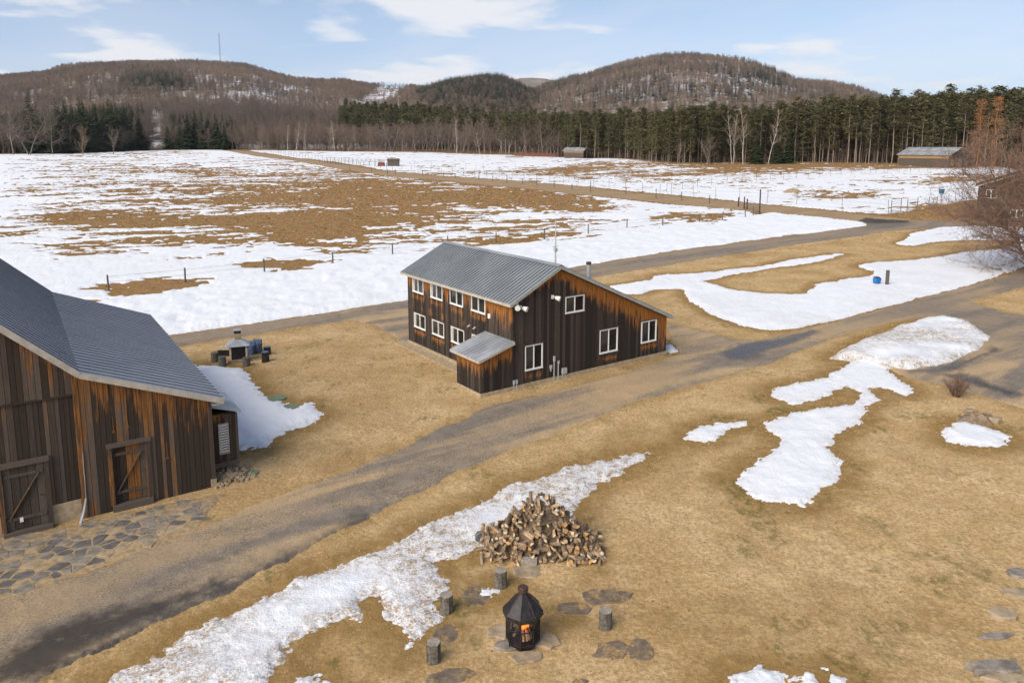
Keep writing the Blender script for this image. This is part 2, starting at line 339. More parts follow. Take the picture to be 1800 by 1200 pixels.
ZG = ZB + calm*(.05*fbm(GX*.25, GY*.25, 3, 4) + .025*fbm(GX*1.6, GY*1.6, 9, 3)) + sstep(70, 140, GY)*(.45*fbm(GX*.02, GY*.03, 5, 3))*sstep(600, 400, GY)
idx = np.arange(NR*NC).reshape(NR, NC)
QUADS = np.stack([idx[:-1, :-1], idx[:-1, 1:], idx[1:, 1:], idx[1:, :-1]], -1).reshape(-1, 4)

def sheet(name, s, slope, thick, mat, bury=.12, attrs=None, extra=None):
    """a layer over the land: s = metres inside its edge; outside it dives under the ground"""
    off = np.clip(s*slope, -bury, thick)
    if extra is not None: off = off + np.where(off > 0, extra, 0)
    keep = (off > -bury*.999).ravel(); q = QUADS[keep[QUADS].any(1)]
    used, inv = np.unique(q, return_inverse=True); q = inv.reshape(-1, 4)
    V = np.stack([GX, GY, ZG+off], -1).reshape(-1, 3)[used]
    at_ = {k: v.ravel()[used] for k, v in (attrs or {}).items()}
    return link(bpy.data.objects.new(name, mesh(name, V, q, [mat], True, at_)))
rag = .26*fbm(GX*.9, GY*.9, 21, 5, .6) + .24*fbm(GX*4.2, GY*4.2, 31, 4, .75)          # ragged edges, metres
ragf = rag + sstep(45, 140, GY)*.9*fbm(GX*.22, GY*.22, 41, 4)

roadA = [(-260,1150),(0,1052),(150,1005),(370,920),(450,885),(600,833),(700,790),(800,742),(870,712),(1000,682),(1100,655),(1197,620),(1180,598),(1168,568),
 (1200,572),(1290,595),(1330,600),(1430,575),(1600,530),(1700,503),(1800,474),(2000,420),(2000,485),(1800,505),(1705,530),(1765,549),(1850,560),(2000,590),(2000,790),(1800,718),(1720,692),
 (1660,678),(1590,662),(1560,648),(1640,610),(1700,585),(1690,562),(1640,553),(1560,567),(1450,598),(1350,640),(1250,668),(1100,712),(1000,752),(900,790),(800,830),(700,880),
 (600,935),(500,985),(400,1040),(300,1085),(200,1130),(100,1175),(0,1225),(-260,1390)]
roadB = [(-200,690),(310,610),(560,569),(625,563),(660,572),(720,606),(760,600),(830,560),(1050,487),(1200,462),(1400,430),(1560,407),(1640,402),(1800,399),(2050,400),(2050,372),(1800,385),(1700,392),(1640,390),
 (1580,388),(1520,383),(1500,390),(1530,396),(1400,413),(1200,440),(1010,470),(900,495),(715,528),(560,553),(310,588),(-200,650)]
roadC = [(320,246),(370,255),(430,266),(500,275),(600,290),(700,302),(800,310),(900,318),(1000,327),(1100,337),(1200,345),(1300,352),(1400,364),(1500,376),(1600,386),(1600,394),(1540,395),(1500,390),(1400,379),(1300,368),(1200,357),(1100,348),
 (1000,340),(900,330),(800,319),(700,310),(600,297),(500,281),(430,271),(330,252)]
sA = sdist(wpoly(roadA), GX, GY) + .5*rag + .1*fbm(GX*.5, GY*.5, 51, 3)
sB = sdist(wpoly(roadB), GX, GY) + .5*rag
sC = sdist(wpoly(roadC), GX, GY) + .8*rag
# snow: patches drawn one by one near by, broken cover in the fields
patches = [
 ([(150,1230),(260,1150),(330,1105),(420,1065),(520,1015),(600,985),(690,950),(760,915),(830,885),(900,850),(1000,822),(1100,797),(1185,780),(1150,800),(1110,825),(1060,850),(1028,875),(1015,905),(1000,935),
  (850,962),(800,985),(768,985),(780,1010),(797,1030),(762,1060),(775,1095),(742,1128),(700,1112),(664,1112),(672,1092),(652,1058),(640,1098),(610,1098),(560,1110),(530,1125),(500,1160),(470,1230)], .085, .85),
 ([(490,1215),(520,1193),(560,1190),(590,1215)], .12, .1),
 ([(1287,840),(1345,800),(1375,775),(1345,745),(1390,725),(1460,715),(1505,710),(1510,690),(1490,680),(1465,692),(1440,700),(1395,712),(1350,695),(1370,680),(1450,665),(1490,640),(1520,632),(1550,638),(1572,662),(1605,685),(1590,695),
  (1560,682),(1528,682),(1552,705),(1520,712),(1510,740),(1470,760),(1455,785),(1478,810),(1465,850),(1440,865),(1410,888),(1380,880),(1335,880),(1310,865)], .05, .08),
 ([(1458,630),(1490,610),(1550,585),(1620,560),(1660,560),(1710,572),(1742,593),(1722,617),(1660,641),(1600,652),(1550,648),(1520,637)], .38, 1.0),
 ([(1203,771),(1225,750),(1260,743),(1312,741),(1280,757),(1260,772),(1225,776)], .08, .1),
 ([(1660,757),(1685,741),(1720,747),(1776,767),(1755,786),(1700,783),(1668,776)], .10, .1),
 ([(1265,1225),(1300,1180),(1340,1169),(1370,1185),(1392,1225)], .06, .05), ([(1384,1192),(1430,1187),(1452,1215),(1400,1215)], .07, .05), ([(1453,1179),(1479,1190),(1466,1206)], .05, .05),
 ([(300,640),(350,643),(420,647),(445,670),(470,700),(500,706),(512,716),(530,712),(548,706),(566,730),(540,745),(500,757),(480,770),(475,786),(420,792),(380,790),(300,760)], .16, .03),
 ([(842,1036),(860,1031),(874,1035),(866,1050),(845,1056)], .07, .1), ([(712,1133),(722,1131),(722,1146),(713,1145)], .05, 0), ([(1170,600),(1190,610),(1194,618),(1178,621),(1168,617)], .3, .1),
 ([(1070,503),(1101,518),(1127,517),(1153,508),(1200,508),(1215,530),(1250,550),(1300,572),(1350,581),(1400,578),(1500,555),(1600,528),(1700,502),(1800,470),(1990,415),(1990,390),(1800,430),(1750,438),(1690,445),(1600,458),(1530,462),
  (1505,468),(1540,478),(1530,485),(1480,490),(1435,500),(1418,517),(1350,516),(1290,510),(1235,495),(1290,482),(1350,472),(1440,460),(1487,447),(1470,446),(1400,455),(1340,468),(1250,478),(1150,484),(1142,492),(1122,496)], .12, .12),
 ([(1576,429),(1600,412),(1650,401),(1700,398),(1800,402),(1900,405),(1900,420),(1800,425),(1700,422),(1640,426),(1590,433)], .18, .1),
 ([(100,540),(190,527),(280,517),(400,497),(480,487),(560,477),(700,461),(800,446),(860,433),(1000,421),(1100,409),(1250,393),(1330,376),(1400,369),(1480,374),(1532,395),(1400,412),(1200,439),(1010,469),(900,494),(715,527),(560,552),(310,587),(-200,648),(-200,575)], .28, .06)]
S_T = np.full(GX.shape, -6.); TH_ = np.zeros(GX.shape); DIRT = np.zeros(GX.shape)
for P, th_, dd in patches:
    s = sdist(wpoly(P), GX, GY) + (ragf*(.9 if th_ < .35 else .5)) - (.14 if th_ == .085 else 0); m = s > S_T
    S_T = np.where(m, s, S_T); TH_ = np.where(m, th_, TH_); DIRT = np.where(m, dd, DIRT)
fieldL = [(-900,240),(310,244),(430,271),(700,311),(1000,341),(1310,369),(1335,378),(1250,393),(1100,408),(1000,420),(860,432),(700,462),(560,478),(400,500),(280,520),(190,530),(100,542),(-900,640)]
fieldR = [(340,240),(430,264),(700,301),(1000,326),(1300,351),(1500,374),(1570,377),(1620,368),(1700,352),(1800,340),(2600,320),(2600,225),(340,225)]
inF = in_poly(fieldL, PX, PY); inR = in_poly(fieldR, PX, PY)
bare = np.zeros(GX.shape)
for cx, cy, rx, ry, a in [(185,382,95,19,1.0),(100,432,55,14,.5),(270,420,120,20,.8),(430,390,160,22,.9),(560,352,210,22,.8),(650,385,110,22,.7),(800,345,190,18,1.0),(960,356,140,15,1.1),(420,330,260,12,.6),(400,300,260,10,.45),
 (700,320,160,12,.5),(560,408,120,13,.6),(840,400,190,14,.4),(1000,395,160,10,.4),(230,508,90,13,2.0),(330,497,75,8,1.6),(490,467,70,9,1.4),(300,461,55,5,.8),(585,463,24,4,.8),(1222,379,68,14,1.3),(1040,413,90,5,.8),(870,424,70,5,.8),
 (-100,400,130,20,.6),(1010,300,110,7,.8),(1100,312,120,7,.6),(1250,305,120,7,.45),(1340,300,100,7,.55),(1480,341,85,6,.9),(1500,291,280,6,1.3),(1150,289,130,5,.8),(1700,313,60,9,.7),(1900,330,100,9,.7),(1670,374,80,14,1.4),(880,300,140,6,.4),(1560,318,100,6,.5),(230,268,120,7,.7),(60,262,90,8,.8)]:
    bare += a*np.exp(-((PX-cx)/rx)**4*.7-((PY-cy)/ry)**2*.9)
ca, sa = math.cos(.30), math.sin(.30); LX = GX*ca+GY*sa; LY = -GX*sa+GY*ca
fn = .36*fbm(LX*.05, LY*.14, 61, 4, .6) + .5*fbm(LX*.16, LY*.42, 71, 4, .7) + .42*fbm(LX*.5, LY*1.1, 75, 3, .7)
env = sstep(-80, 60, PX)*sstep(1150, 1000, PX)*sstep(262, 284, PY)*sstep(480, 430, PY)
sF = (.50 - bare*.50 - .34*env - (.30+.62*np.clip(bare*2+env*.8, 0, 1))*fn)*4.
sF = np.where(inF, sF, np.where(inR, (.33 - bare*.62 - .9*fn)*4., -6))
sF = np.where((GY > 62), sF, -6)
forest = sstep(365, 420, GY)*.0
sF = np.where(GY > np.interp(PX, EDGEX, EDGEQ)+2, -6, sF)
m = sF > S_T; S_T = np.where(m, sF, S_T); TH_ = np.where(m, .09, TH_); DIRT = np.where(m, .10, DIRT)
S_T = np.where((sA > -.15) & (TH_ < .35) & (GY < 60) & (TH_ != .16), np.minimum(S_T, -(sA+.1)*3), S_T); S_T = np.where(sB > -.2, np.minimum(S_T, -(sB+.2)*2), S_T); S_T = np.where(sC > -.3, np.minimum(S_T, -(sC+.2)*2), S_T)
inb = ((hu > -.05) & (hu < HW+.05) & (hv > -.05) & (hv < HL+.05)) | ((bu > -16) & (bu < .1) & (bv > -.1) & (bv < 16.2)) | ((hu > -2.2) & (hu <= 0) & (hv > -.1) & (hv < 2.6))
S_T = np.where(inb, -6, S_T)
DIRT = np.clip(DIRT*(.55+.9*(fbm(GX*.35, GY*.35, 81, 3)+.2)) + sstep(1.2, .05, S_T)*.5*sstep(60, 40, GY)*(DIRT > .3)+sstep(.5, .0, S_T)*.3*sstep(80, 40, GY), 0, 1)
onroad = np.maximum(np.maximum(sA, sB), sC)
wet = sstep(-1.7, -.15, S_T)*(GY < 130)*.9; wet = np.maximum(wet, sstep(-.9, .2, onroad)*.45*(GY < 70)); wet = np.maximum(wet, np.clip(.75*np.exp(-((PX-920)/190)**4-((PY-1070)/100)**4)*(.6+.9*fbm(GX*.8, GY*.8, 93, 4)), 0, .9))
wet = np.maximum(wet, .45*sstep(.35, .85, fbm(GX*.16, GY*.16, 91, 3))*(GY < 100))
field = np.clip((inF | inR)*1.0 + sstep(100, 130, GY), 0, 1)
green = np.clip(sstep(.45, .8, fbm(GX*.7, GY*.7, 95, 3))*.5 + wet*.15, 0, 1)*(GY < 60)
gv = np.stack([GX, GY, ZG], -1).reshape(-1, 3)
tag(link(bpy.data.objects.new('ground', mesh('ground', gv, QUADS, [M['ground']], True, {'field': field.ravel(), 'wet': wet.ravel(), 'green': green.ravel()}))), kind='structure')
b = MB(); b.prism([(9000*math.cos(a), 9000*math.sin(a)) for a in np.linspace(0, 2*math.pi, 48, False)], -3, -.9)
tag(b.build('outlying_ground', M['ground']), kind='structure')
sandA = np.clip(.95+.4*fbm(GX*.1, GY*.1, 97, 2)-.5*sstep(40, 60, GY), 0, 1); sandA = np.maximum(sandA, sstep(.9, .1, sA)*.6)
wetA = np.zeros(GX.shape)
for P in ([(1268,620),(1300,606),(1380,596),(1430,580),(1440,584),(1400,602),(1350,618),(1310,635),(1285,632)], [(1590,655),(1660,640),(1730,622),(1745,612),(1760,616),(1700,640),(1690,650),(1640,657)], [(0,1150),(130,1085),(330,1040),(420,1010),(300,1078),(200,1120),(60,1185),(-40,1220)], [(1650,660),(1780,700),(1800,695),(1690,655)], [(60,1180),(300,1075),(480,983),(640,905),(650,912),(500,992),(310,1094),(80,1208)]):
    wetA = np.maximum(wetA, sstep(-.4, .5, sdist(wpoly(P), GX, GY)+rag)*.9)
tag(sheet('driveway', sA, .35, .045, M['asphalt'], .08, {'sand': sandA, 'wetroad': wetA}), kind='structure')
tag(sheet('back_road', sB, .35, .05, M['asphalt'], .08, {'sand': np.where((PX > 600) & (PX < 780) & (PY > 545), .9, .35)+0*GX, 'wetroad': .5*sstep(60, 20, np.hypot(PX-1555, (PY-392)*4))}), kind='structure')
tag(sheet('dirt_road', sC, .3, .05, M['dirt'], .10, {'sand': .35+0*GX, 'wetroad': 0*GX}), kind='structure')
bump = TH_*.28*fbm(GX*.8, GY*.8, 101, 4) + .012*fbm(GX*4, GY*4, 103, 3) + np.where(TH_ > .35, .10*fbm(GX*.45, GY*.45, 107, 3), 0)
Tn = np.clip(S_T*np.where(TH_ > .35, .45, np.where(GY > 62, .22, .16)), -.14, TH_)
Tn = np.where(Tn > 0, TH_*np.sin(np.clip(Tn/np.maximum(TH_, .01), 0, 1)*math.pi/2), Tn)
tag(sheet('snow', Tn, 1, 9, M['snow'], .139, {'dirt': DIRT}, bump*sstep(0, .5, S_T)), kind='stuff')

# dry grass tufts on the bare ground
def grass():
    dens = (S_T < -.05) & (onroad < -.05) & ~inb & (PX > -60) & (PX < 1860) & (PY < 1260) & (GY < 330)
    w = np.where(GY < 60, 1., np.where(field > .5, 1.3, .8)); w = w*dens; w = w*(.35+.65*(fbm(GX*.6, GY*.6, 111, 3) > -.1))
    p = (w/w.sum()).ravel(); n = 80000
    k = RNG.choice(p.size, n, p=p); sp = np.array([np.gradient(GX, axis=1).ravel()[k], np.gradient(GY, axis=0).ravel()[k]])
    x = GX.ravel()[k]+RNG.uniform(-.5, .5, n)*sp[0]; y = GY.ravel()[k]+RNG.uniform(-.5, .5, n)*sp[1]; z = ZG.ravel()[k]
    nb = 6; h = np.clip(.0017*y, .022, .30)*RNG.uniform(.5, 1.3, n)*np.where((field.ravel()[k] > .5), 1.2, 1)
    X = np.repeat(x, nb); Y = np.repeat(y, nb); Z = np.repeat(z, nb)-.01; Hh = np.repeat(h, nb)*RNG.uniform(.6, 1.2, n*nb)
    a = RNG.uniform(0, 6.283, n*nb); lean = RNG.uniform(.5, 1.6, n*nb); wd = Hh*.16
    bx = X+np.cos(a)*Hh*.25; by = Y+np.sin(a)*Hh*.25
    V = np.stack([np.stack([bx-np.sin(a)*wd, by+np.cos(a)*wd, Z], -1), np.stack([bx+np.sin(a)*wd, by-np.cos(a)*wd, Z], -1), np.stack([bx+np.cos(a)*Hh*lean, by+np.sin(a)*Hh*lean, Z+Hh*.75], -1)], 1).reshape(-1, 3)
    rv = np.repeat(RNG.uniform(0, 1, n), nb*3)*np.repeat(np.where(field.ravel()[k] > .5, .35, 1.), nb*3)
    F = np.arange(len(V)).reshape(-1, 3)
    tag(link(bpy.data.objects.new('dry_grass', mesh('dry_grass', V, F, [M['tuft']], False, {'rnd': rv}))), 'short dry straw-coloured grass over the bare ground', kind='stuff')
grass()

# ------------------------------------------------------------------ hills
sky_left = [(-900,170),(-300,150),(0,134),(40,131),(75,127),(110,118),(160,112),(230,108),(300,109),(388,111),(430,114),(480,128),(515,138),(560,141),(610,142),(650,150),(690,149),(725,151),(760,155),(850,165),(1000,190),(1200,215),(1500,235),(2700,240)]
sky_mid = [(-900,262),(560,262),(650,205),(690,178),(740,155),(790,138),(845,132),(880,135),(905,145),(960,172),(1010,192),(1100,225),(1200,262),(2700,262)]
sky_right = [(-900,262),(700,262),(850,200),(930,160),(985,140),(1030,130),(1090,112),(1150,101),(1200,97),(1260,100),(1320,110),(1360,124),(1400,140),(1450,143),(1500,152),(1540,166),(1620,195),(1800,225),(2200,240),(2700,250)]
sky_far = [(-900,200),(700,200),(820,150),(880,139),(920,135),(960,137),(1000,145),(1100,160),(2700,200)]
LAY = [(sky_left, 480, 1750, 9), (sky_mid, 650, 1120, 11), (sky_right, 560, 1500, 8), (sky_far, 1500, 2700, 3)]
def crest(sk, PXc, D, tree):
    ys = np.interp(PXc, [p[0] for p in sk], [p[1] for p in sk])+tree
    return HCAM + D*np.tan(np.arctan((CY-ys)/FPX)-TH)
def hill_z(tx, q):                       # tx = x / forward depth
    PXc = 900+FPX*tx; z = zt(0, np.minimum(q, 520))*1.0 + .02*np.maximum(q-520, 0)*0
    which = np.full(np.shape(z), -1)
    for k, (sk, q0, D, tree) in enumerate(LAY):
        zc = crest(sk, PXc, D, tree); s = np.clip((q-q0)/(D-q0), 0, None)
        g = np.where(s < 1, 1-(1-np.clip(s, 0, 1))**1.25*1.0, 1-.55*(s-1)**1.5)
        z0 = zt(0, q0); zl = np.where(q > q0, z0+(zc-z0)*g, -50)
        which = np.where(zl > z, k, which); z = np.maximum(z, zl)
    return z, which
hq = np.geomspace(500, 3400, 190); ht = np.linspace(-1.15, 1.15, 420)
HQ, HT = np.meshgrid(hq, ht, indexing='ij'); HZ, HWH = hill_z(HT, HQ)
HX = HT*(HQ*math.cos(TH)-(HZ-HCAM)*math.sin(TH)); HZ2 = HZ+4*fbm(HX*.012, HQ*.012, 121, 3)*sstep(520, 800, HQ)
HZ2 = np.where(HQ < 505, zt(0, 500)-.4, HZ2)
HPX = 900+FPX*HT; _, HPY = px_of(HX, HQ, HZ2)
def hill_snow(px, py): return np.clip(.30 - .25*np.exp(-((px-840)/110)**4) + 1.2*np.exp(-((px-280)/28)**2-((py-247)/14)**2) + .9*np.exp(-((px-460)/90)**2-((py-160)/28)**2) + .8*np.exp(-((px-400)/120)**2-((py-128)/10)**2) + 1.0*np.exp(-((px-700)/40)**2-((py-168)/14)**2) + .6*np.exp(-((px-1300)/70)**2-((py-150)/26)**2), 0, 1)
i2 = np.arange(HX.size).reshape(HX.shape); hqd = np.stack([i2[:-1, :-1], i2[:-1, 1:], i2[1:, 1:], i2[1:, :-1]], -1).reshape(-1, 4)
tag(link(bpy.data.objects.new('hills', mesh('hills', np.stack([HX, HQ, HZ2], -1).reshape(-1, 3), hqd, [M['hill']], True, {'snowy': hill_snow(HPX, HPY).ravel()}))), kind='structure')

# ------------------------------------------------------------------ trees
class TM:                                # triangle collector
    def __init__(s): s.V = []; s.F = []; s.r = []
    def tube(s, p0, p1, r0, r1, n=5):
        p0 = np.asarray(p0, float); p1 = np.asarray(p1, float); d = p1-p0; d = d/(np.linalg.norm(d)+1e-9)
        a = np.cross(d, [.3, .5, .81]); a /= np.linalg.norm(a)+1e-9; b = np.cross(d, a); k = len(s.V)
        for p, r in ((p0, r0), (p1, r1)):
            for i in range(n):
                t = 6.2832*i/n; s.V.append(p+(a*math.cos(t)+b*math.sin(t))*r); s.r.append(0)
        for i in range(n):
            j = (i+1) % n; s.F += [(k+i, k+j, k+n+j), (k+i, k+n+j, k+n+i)]
    def spike(s, p0, p1, w, rnd=0.):
        p0 = np.asarray(p0, float); p1 = np.asarray(p1, float); d = p1-p0; a = np.cross(d, np.random.default_rng(len(s.V)).normal(size=3)); a *= w/(np.linalg.norm(a)+1e-9)
        k = len(s.V); s.V += [p0-a, p0+a, p1]; s.r += [rnd]*3; s.F.append((k, k+1, k+2))
    def tri(s, c, size, rng, rnd=0., flat=1.):
        k = len(s.V)
        for _ in range(3): s.V.append(np.asarray(c)+rng.normal(size=3)*size*np.array([1, 1, flat])); s.r.append(rnd)
        s.F.append((k, k+1, k+2))
    def mesh(s, name, mat): return mesh(name, np.array(s.V), np.array(s.F), [mat], False, {'rnd': s.r})
def joined(name, a, b, ma, mb):
    V = np.array(a.V+b.V); F = np.array(a.F+[tuple(i+len(a.V) for i in f) for f in b.F]); mi = [0]*len(a.F)+[1]*len(b.F)
    return mesh(name, V, F, [ma, mb], False, {'rnd': a.r+b.r}, mi)
def gen_bare(seed, h=16., spread=.42, twigs=900, tw=.02, stems=1, low=.28, rad=.30, up=.85, thick=.011, droop=0., splay=.22, nb=17):
    """leader(s) with rising side limbs, forks and fine twigs: an egg-shaped leafless crown"""
    rng = np.random.default_rng(seed); T = TM(); C = TM(); tips = []
    unit = lambda v: v/(np.linalg.norm(v)+1e-9)
    def limb(p, d, l, r, lev):
        n = 4 if lev == 0 else 3; q = p
        for i in range(n):
            d = unit(d+rng.normal(size=3)*.16+np.array([0, 0, .10-.22*droop*(lev > 0)])); q2 = q+d*l/n; r0, r1 = r*(1-.75*i/n), r*(1-.75*(i+1)/n)
            (T if lev == 0 else C).tube(q, q2, r0, max(r1, .006), 4 if lev == 0 else 3); tips.append((q2, d, l))
            if lev < 2 and i > 0-lev:
                for _ in range(2 if lev == 0 else 1):
                    e = unit(d*.9+rng.normal(size=3)*.55); limb(q2, e, l*rng.uniform(.35, .6), r1*.7+.004, lev+1)
            q = q2
    for k in range(stems):
        a = rng.uniform(0, 6.28)+k*2.4; d = unit(np.array([math.cos(a)*splay*(stems > 1), math.sin(a)*splay*(stems > 1), 1.])); q = np.array([math.cos(a)*.15*(stems > 1), math.sin(a)*.15*(stems > 1), -.2]); N_ = 9; r = h*thick/stems**.4; H = h*rng.uniform(.82, 1) if stems > 1 else h
        for i in range(N_):
            d = unit(d+rng.normal(size=3)*.07+np.array([0, 0, .04])); q2 = q+d*H/N_; T.tube(q, q2, r*(1-.9*i/N_)+.012, r*(1-.9*(i+1)/N_)+.012, 7)
            t = (i+1)/N_
            if t > low:
                for _ in range(max(2, int(nb/(N_*(1-low))+rng.random()))):
                    a = rng.uniform(0, 6.28); e = unit(np.array([math.cos(a), math.sin(a), 0])*spread*2.2+d*up*(.55+.6*t)); u = (t-low)/(1-low); L = h*rad*(1.05-.72*u)*(.7+.3*min(1, u*4))*rng.uniform(.75, 1.15)
                    limb(q+(q2-q)*rng.random(), e, L, r*(1-.9*t)*.62+.012, 0)
            q = q2
    per = twigs/max(1, len(tips))
    for q, d, l in tips:
        for _ in range(int(per+rng.random())):
            dd = unit(d*.7+rng.normal(size=3)*.5+np.array([0, 0, .12-.3*droop])); L = l*rng.uniform(.25, .6); b0 = q-d*l*rng.uniform(0, .25); C.spike(b0, b0+dd*L, tw, rng.random()*.8)
    sc = h/max(v[2] for v in T.V+C.V); T.V = [v*sc for v in T.V]; C.V = [v*sc for v in C.V]; return T, C
def gen_pine(seed, h=25., bareto=.5, n=70, size=.42):
    rng = np.random.default_rng(seed); T = TM(); C = TM(); p = np.array([0., 0, -.3]); nseg = 6
    for i in range(nseg):
        q = np.array([rng.normal()*.12, rng.normal()*.12, h*(i+1)/nseg]); T.tube(p, q, .2*(1-.8*i/nseg), .2*(1-.8*(i+1)/nseg), 6); p = q
    for _ in range(26):
        z = h*rng.uniform(.15, bareto+.1); a = rng.uniform(0, 6.28); L = rng.uniform(.5, 1.9); T.spike((0, 0, z), (math.cos(a)*L, math.sin(a)*L, z+rng.uniform(-.4, .3)), .025)
    for _ in range(n):
        t = rng.uniform(0, 1)**.85; z = h*(bareto+(1-bareto)*t); rad = h*.105*(1-t**2.4*.75)*(.35+.65*min(1, t*4+.25)); a = rng.uniform(0, 6.28); rr = rad*rng.uniform(.3, 1.)
        c = np.array([math.cos(a)*rr, math.sin(a)*rr, z+rr*.12]); T.spike((0, 0, z-.3), c, .04); rv = rng.random()
        for _k in range(13): C.tri(c+rng.normal(size=3)*np.array([.55, .55, .25]), size, rng, rv*.6+rng.random()*.4, .55)
    return T, C
def gen_spruce(seed, h=15., n=46, wid=.2, low=.05):
    rng = np.random.default_rng(seed); T = TM(); C = TM(); T.tube((0, 0, -.3), (0, 0, h*.97), h*.011, .02, 6)
    for i in range(n):
        t = (i+.5)/n; z = h*(low+(1-low)*t); rad = h*wid*(1-t)**.85*rng.uniform(.75, 1.15)+.12; m = max(4, int(9*(1-t)+4))
        for j in range(m):
            a = rng.uniform(0, 6.28); L = rad*rng.uniform(.7, 1.1); e = np.array([math.cos(a), math.sin(a), 0]); pr = np.array([-e[1], e[0], 0]); tip = e*L+np.array([0, 0, z-L*.28]); rv = rng.random()
            k = len(C.V); C.V += [np.array([0, 0, z+.1]), tip*.6+np.array([0, 0, z*.4])+pr*L*.3, tip, tip*.6+np.array([0, 0, z*.4])-pr*L*.3]; C.r += [rv*.2, rv*.6, rv, rv*.6]; C.F += [(k, k+1, k+2), (k, k+2, k+3)]
            for _k in range(2): C.tri(e*L*rng.uniform(.5, .95)+np.array([0, 0, z-L*.22]), .09+.02*L*h/15, rng, rv)
    return T, C
def far_bare(seed, h=13.):
    rng = np.random.default_rng(seed); T = TM(); C = TM(); T.tube((0, 0, -.3), (0, 0, h*.8), .16, .05, 4)
    for _ in range(120):
        z = h*rng.uniform(.22, .92); a = rng.uniform(0, 6.28); u = (z/h-.22)/.7; L = h*.3*(1.05-.75*u)*rng.uniform(.5, 1.1); e = np.array([math.cos(a)*L, math.sin(a)*L, L*rng.uniform(.5, 1.3)]); b0 = e*rng.uniform(0, .5)+np.array([0, 0, z*.85]); C.spike(b0, b0+e*.75+rng.normal(size=3)*.3, .085, rng.random())
    return T, C
PROTO = {}
def proto(kind, gens, ma, mb):
    PROTO[kind] = [(T.mesh(kind+'_trunk', M[ma]), C.mesh(kind+'_crown', M[mb]), joined(kind+'_whole', T, C, M[ma], M[mb])) for T, C in gens]
proto('bare', [gen_bare(200+i, 16, .34+.05*(i % 3), 1500, .022, 1+(i % 2), .24, .30) for i in range(6)], 'bark', 'twig')
proto('bigbare', [gen_bare(210+i, 16, .48+.05*i, 3200, .017, 1+(i == 1), .30, .44, .7, .012, nb=20) for i in range(3)], 'bark', 'twig')
proto('palebare', [gen_bare(220+i, 16, .28, 1500, .03, low=.12, rad=.34, nb=24) for i in range(2)], 'paletwig', 'paletwig')
proto('birch', [gen_bare(230+i, 18, .25, 1000, .02, 1+(i == 0), .34, .2, thick=.0085) for i in range(3)], 'birchbark', 'paletwig')
proto('pine', [gen_pine(240+i, 25, .38+.06*(i % 4), 105, .32) for i in range(7)], 'pinebark', 'pine')
proto('lowpine', [gen_pine(250+i, 25, .10+.07*(i % 3), 150, .32) for i in range(5)], 'pinebark', 'pine')
proto('larch', [gen_pine(260+i, 25, .16, 190, .15) for i in range(2)], 'larchtwig', 'larchtwig')
proto('spruce', [gen_spruce(270+i, 15, 50, .20+.035*(i % 3)) for i in range(4)], 'bark', 'spruce')
proto('farbare', [far_bare(280+i) for i in range(6)], 'twig', 'twig')
proto('farconifer', [gen_spruce(290+i, 15, 13, .2) for i in range(3)], 'bark', 'conic')
proto('farpine', [gen_pine(300+i, 25, .45, 38, .62) for i in range(3)], 'pinebark', 'pine')
def tree(name, kind, k, loc, h, label, cat, group=None, wide=1., rz=None):
    base = {'bare': 16, 'bigbare': 16, 'palebare': 16, 'birch': 18, 'pine': 25, 'lowpine': 25, 'larch': 25, 'spruce': 15}[kind]; s = h/base
    e = empty(name, loc, random.uniform(0, 6.28) if rz is None else rz, label, cat, group); e.scale = (s*wide, s*wide, s)
    a, c, _ = PROTO[kind][k % len(PROTO[kind])]
    link(bpy.data.objects.new('trunk', a), e); link(bpy.data.objects.new('crown', c), e); return e
def scatter(name, kind, P, rot, sc, label):
    """one mass of far trees, nobody could count them: points carrying the tree shapes"""
    if len(P) == 0: return
    pc = bpy.data.collections.new(name+'_shapes')
    for a, c, w in PROTO[kind]: pc.objects.link(bpy.data.objects.new(name+'_shape', w))
    me = bpy.data.meshes.new(name); me.vertices.add(len(P)); me.vertices.foreach_set('co', np.asarray(P, np.float32).ravel())
    a = me.attributes.new('rot', 'FLOAT', 'POINT'); a.data.foreach_set('value', np.asarray(rot, np.float32))
    a = me.attributes.new('sc', 'FLOAT', 'POINT'); a.data.foreach_set('value', np.asarray(sc, np.float32))
    o = link(bpy.data.objects.new(name, me)); tag(o, label, kind='stuff')
    g = bpy.data.node_groups.new(name+'_nodes', 'GeometryNodeTree'); g.interface.new_socket('Geometry', in_out='INPUT', socket_type='NodeSocketGeometry'); g.interface.new_socket('Geometry', in_out='OUTPUT', socket_type='NodeSocketGeometry')
    N = g.nodes.new; i = N('NodeGroupInput'); ou = N('NodeGroupOutput'); ip = N('GeometryNodeInstanceOnPoints'); ci = N('GeometryNodeCollectionInfo'); ci.inputs['Collection'].default_value = pc; ci.inputs['Separate Children'].default_value = True; ci.inputs['Reset Children'].default_value = True
    ip.inputs['Pick Instance'].default_value = True; mp = N('GeometryNodeMeshToPoints')
    r = N('GeometryNodeInputNamedAttribute'); r.data_type = 'FLOAT'; r.inputs['Name'].default_value = 'rot'; s = N('GeometryNodeInputNamedAttribute'); s.data_type = 'FLOAT'; s.inputs['Name'].default_value = 'sc'
    cx = N('ShaderNodeCombineXYZ'); g.links.new(r.outputs['Attribute'], cx.inputs[2]); er = N('FunctionNodeEulerToRotation'); g.links.new(cx.outputs[0], er.inputs[0])
    g.links.new(i.outputs[0], mp.inputs[0]); g.links.new(mp.outputs[0], ip.inputs['Points']); g.links.new(ci.outputs[0], ip.inputs['Instance']); g.links.new(er.outputs[0], ip.inputs['Rotation']); g.links.new(s.outputs['Attribute'], ip.inputs['Scale']); g.links.new(ip.outputs[0], ou.inputs[0])
    o.modifiers.new('scatter', 'NODES').node_group = g; return o
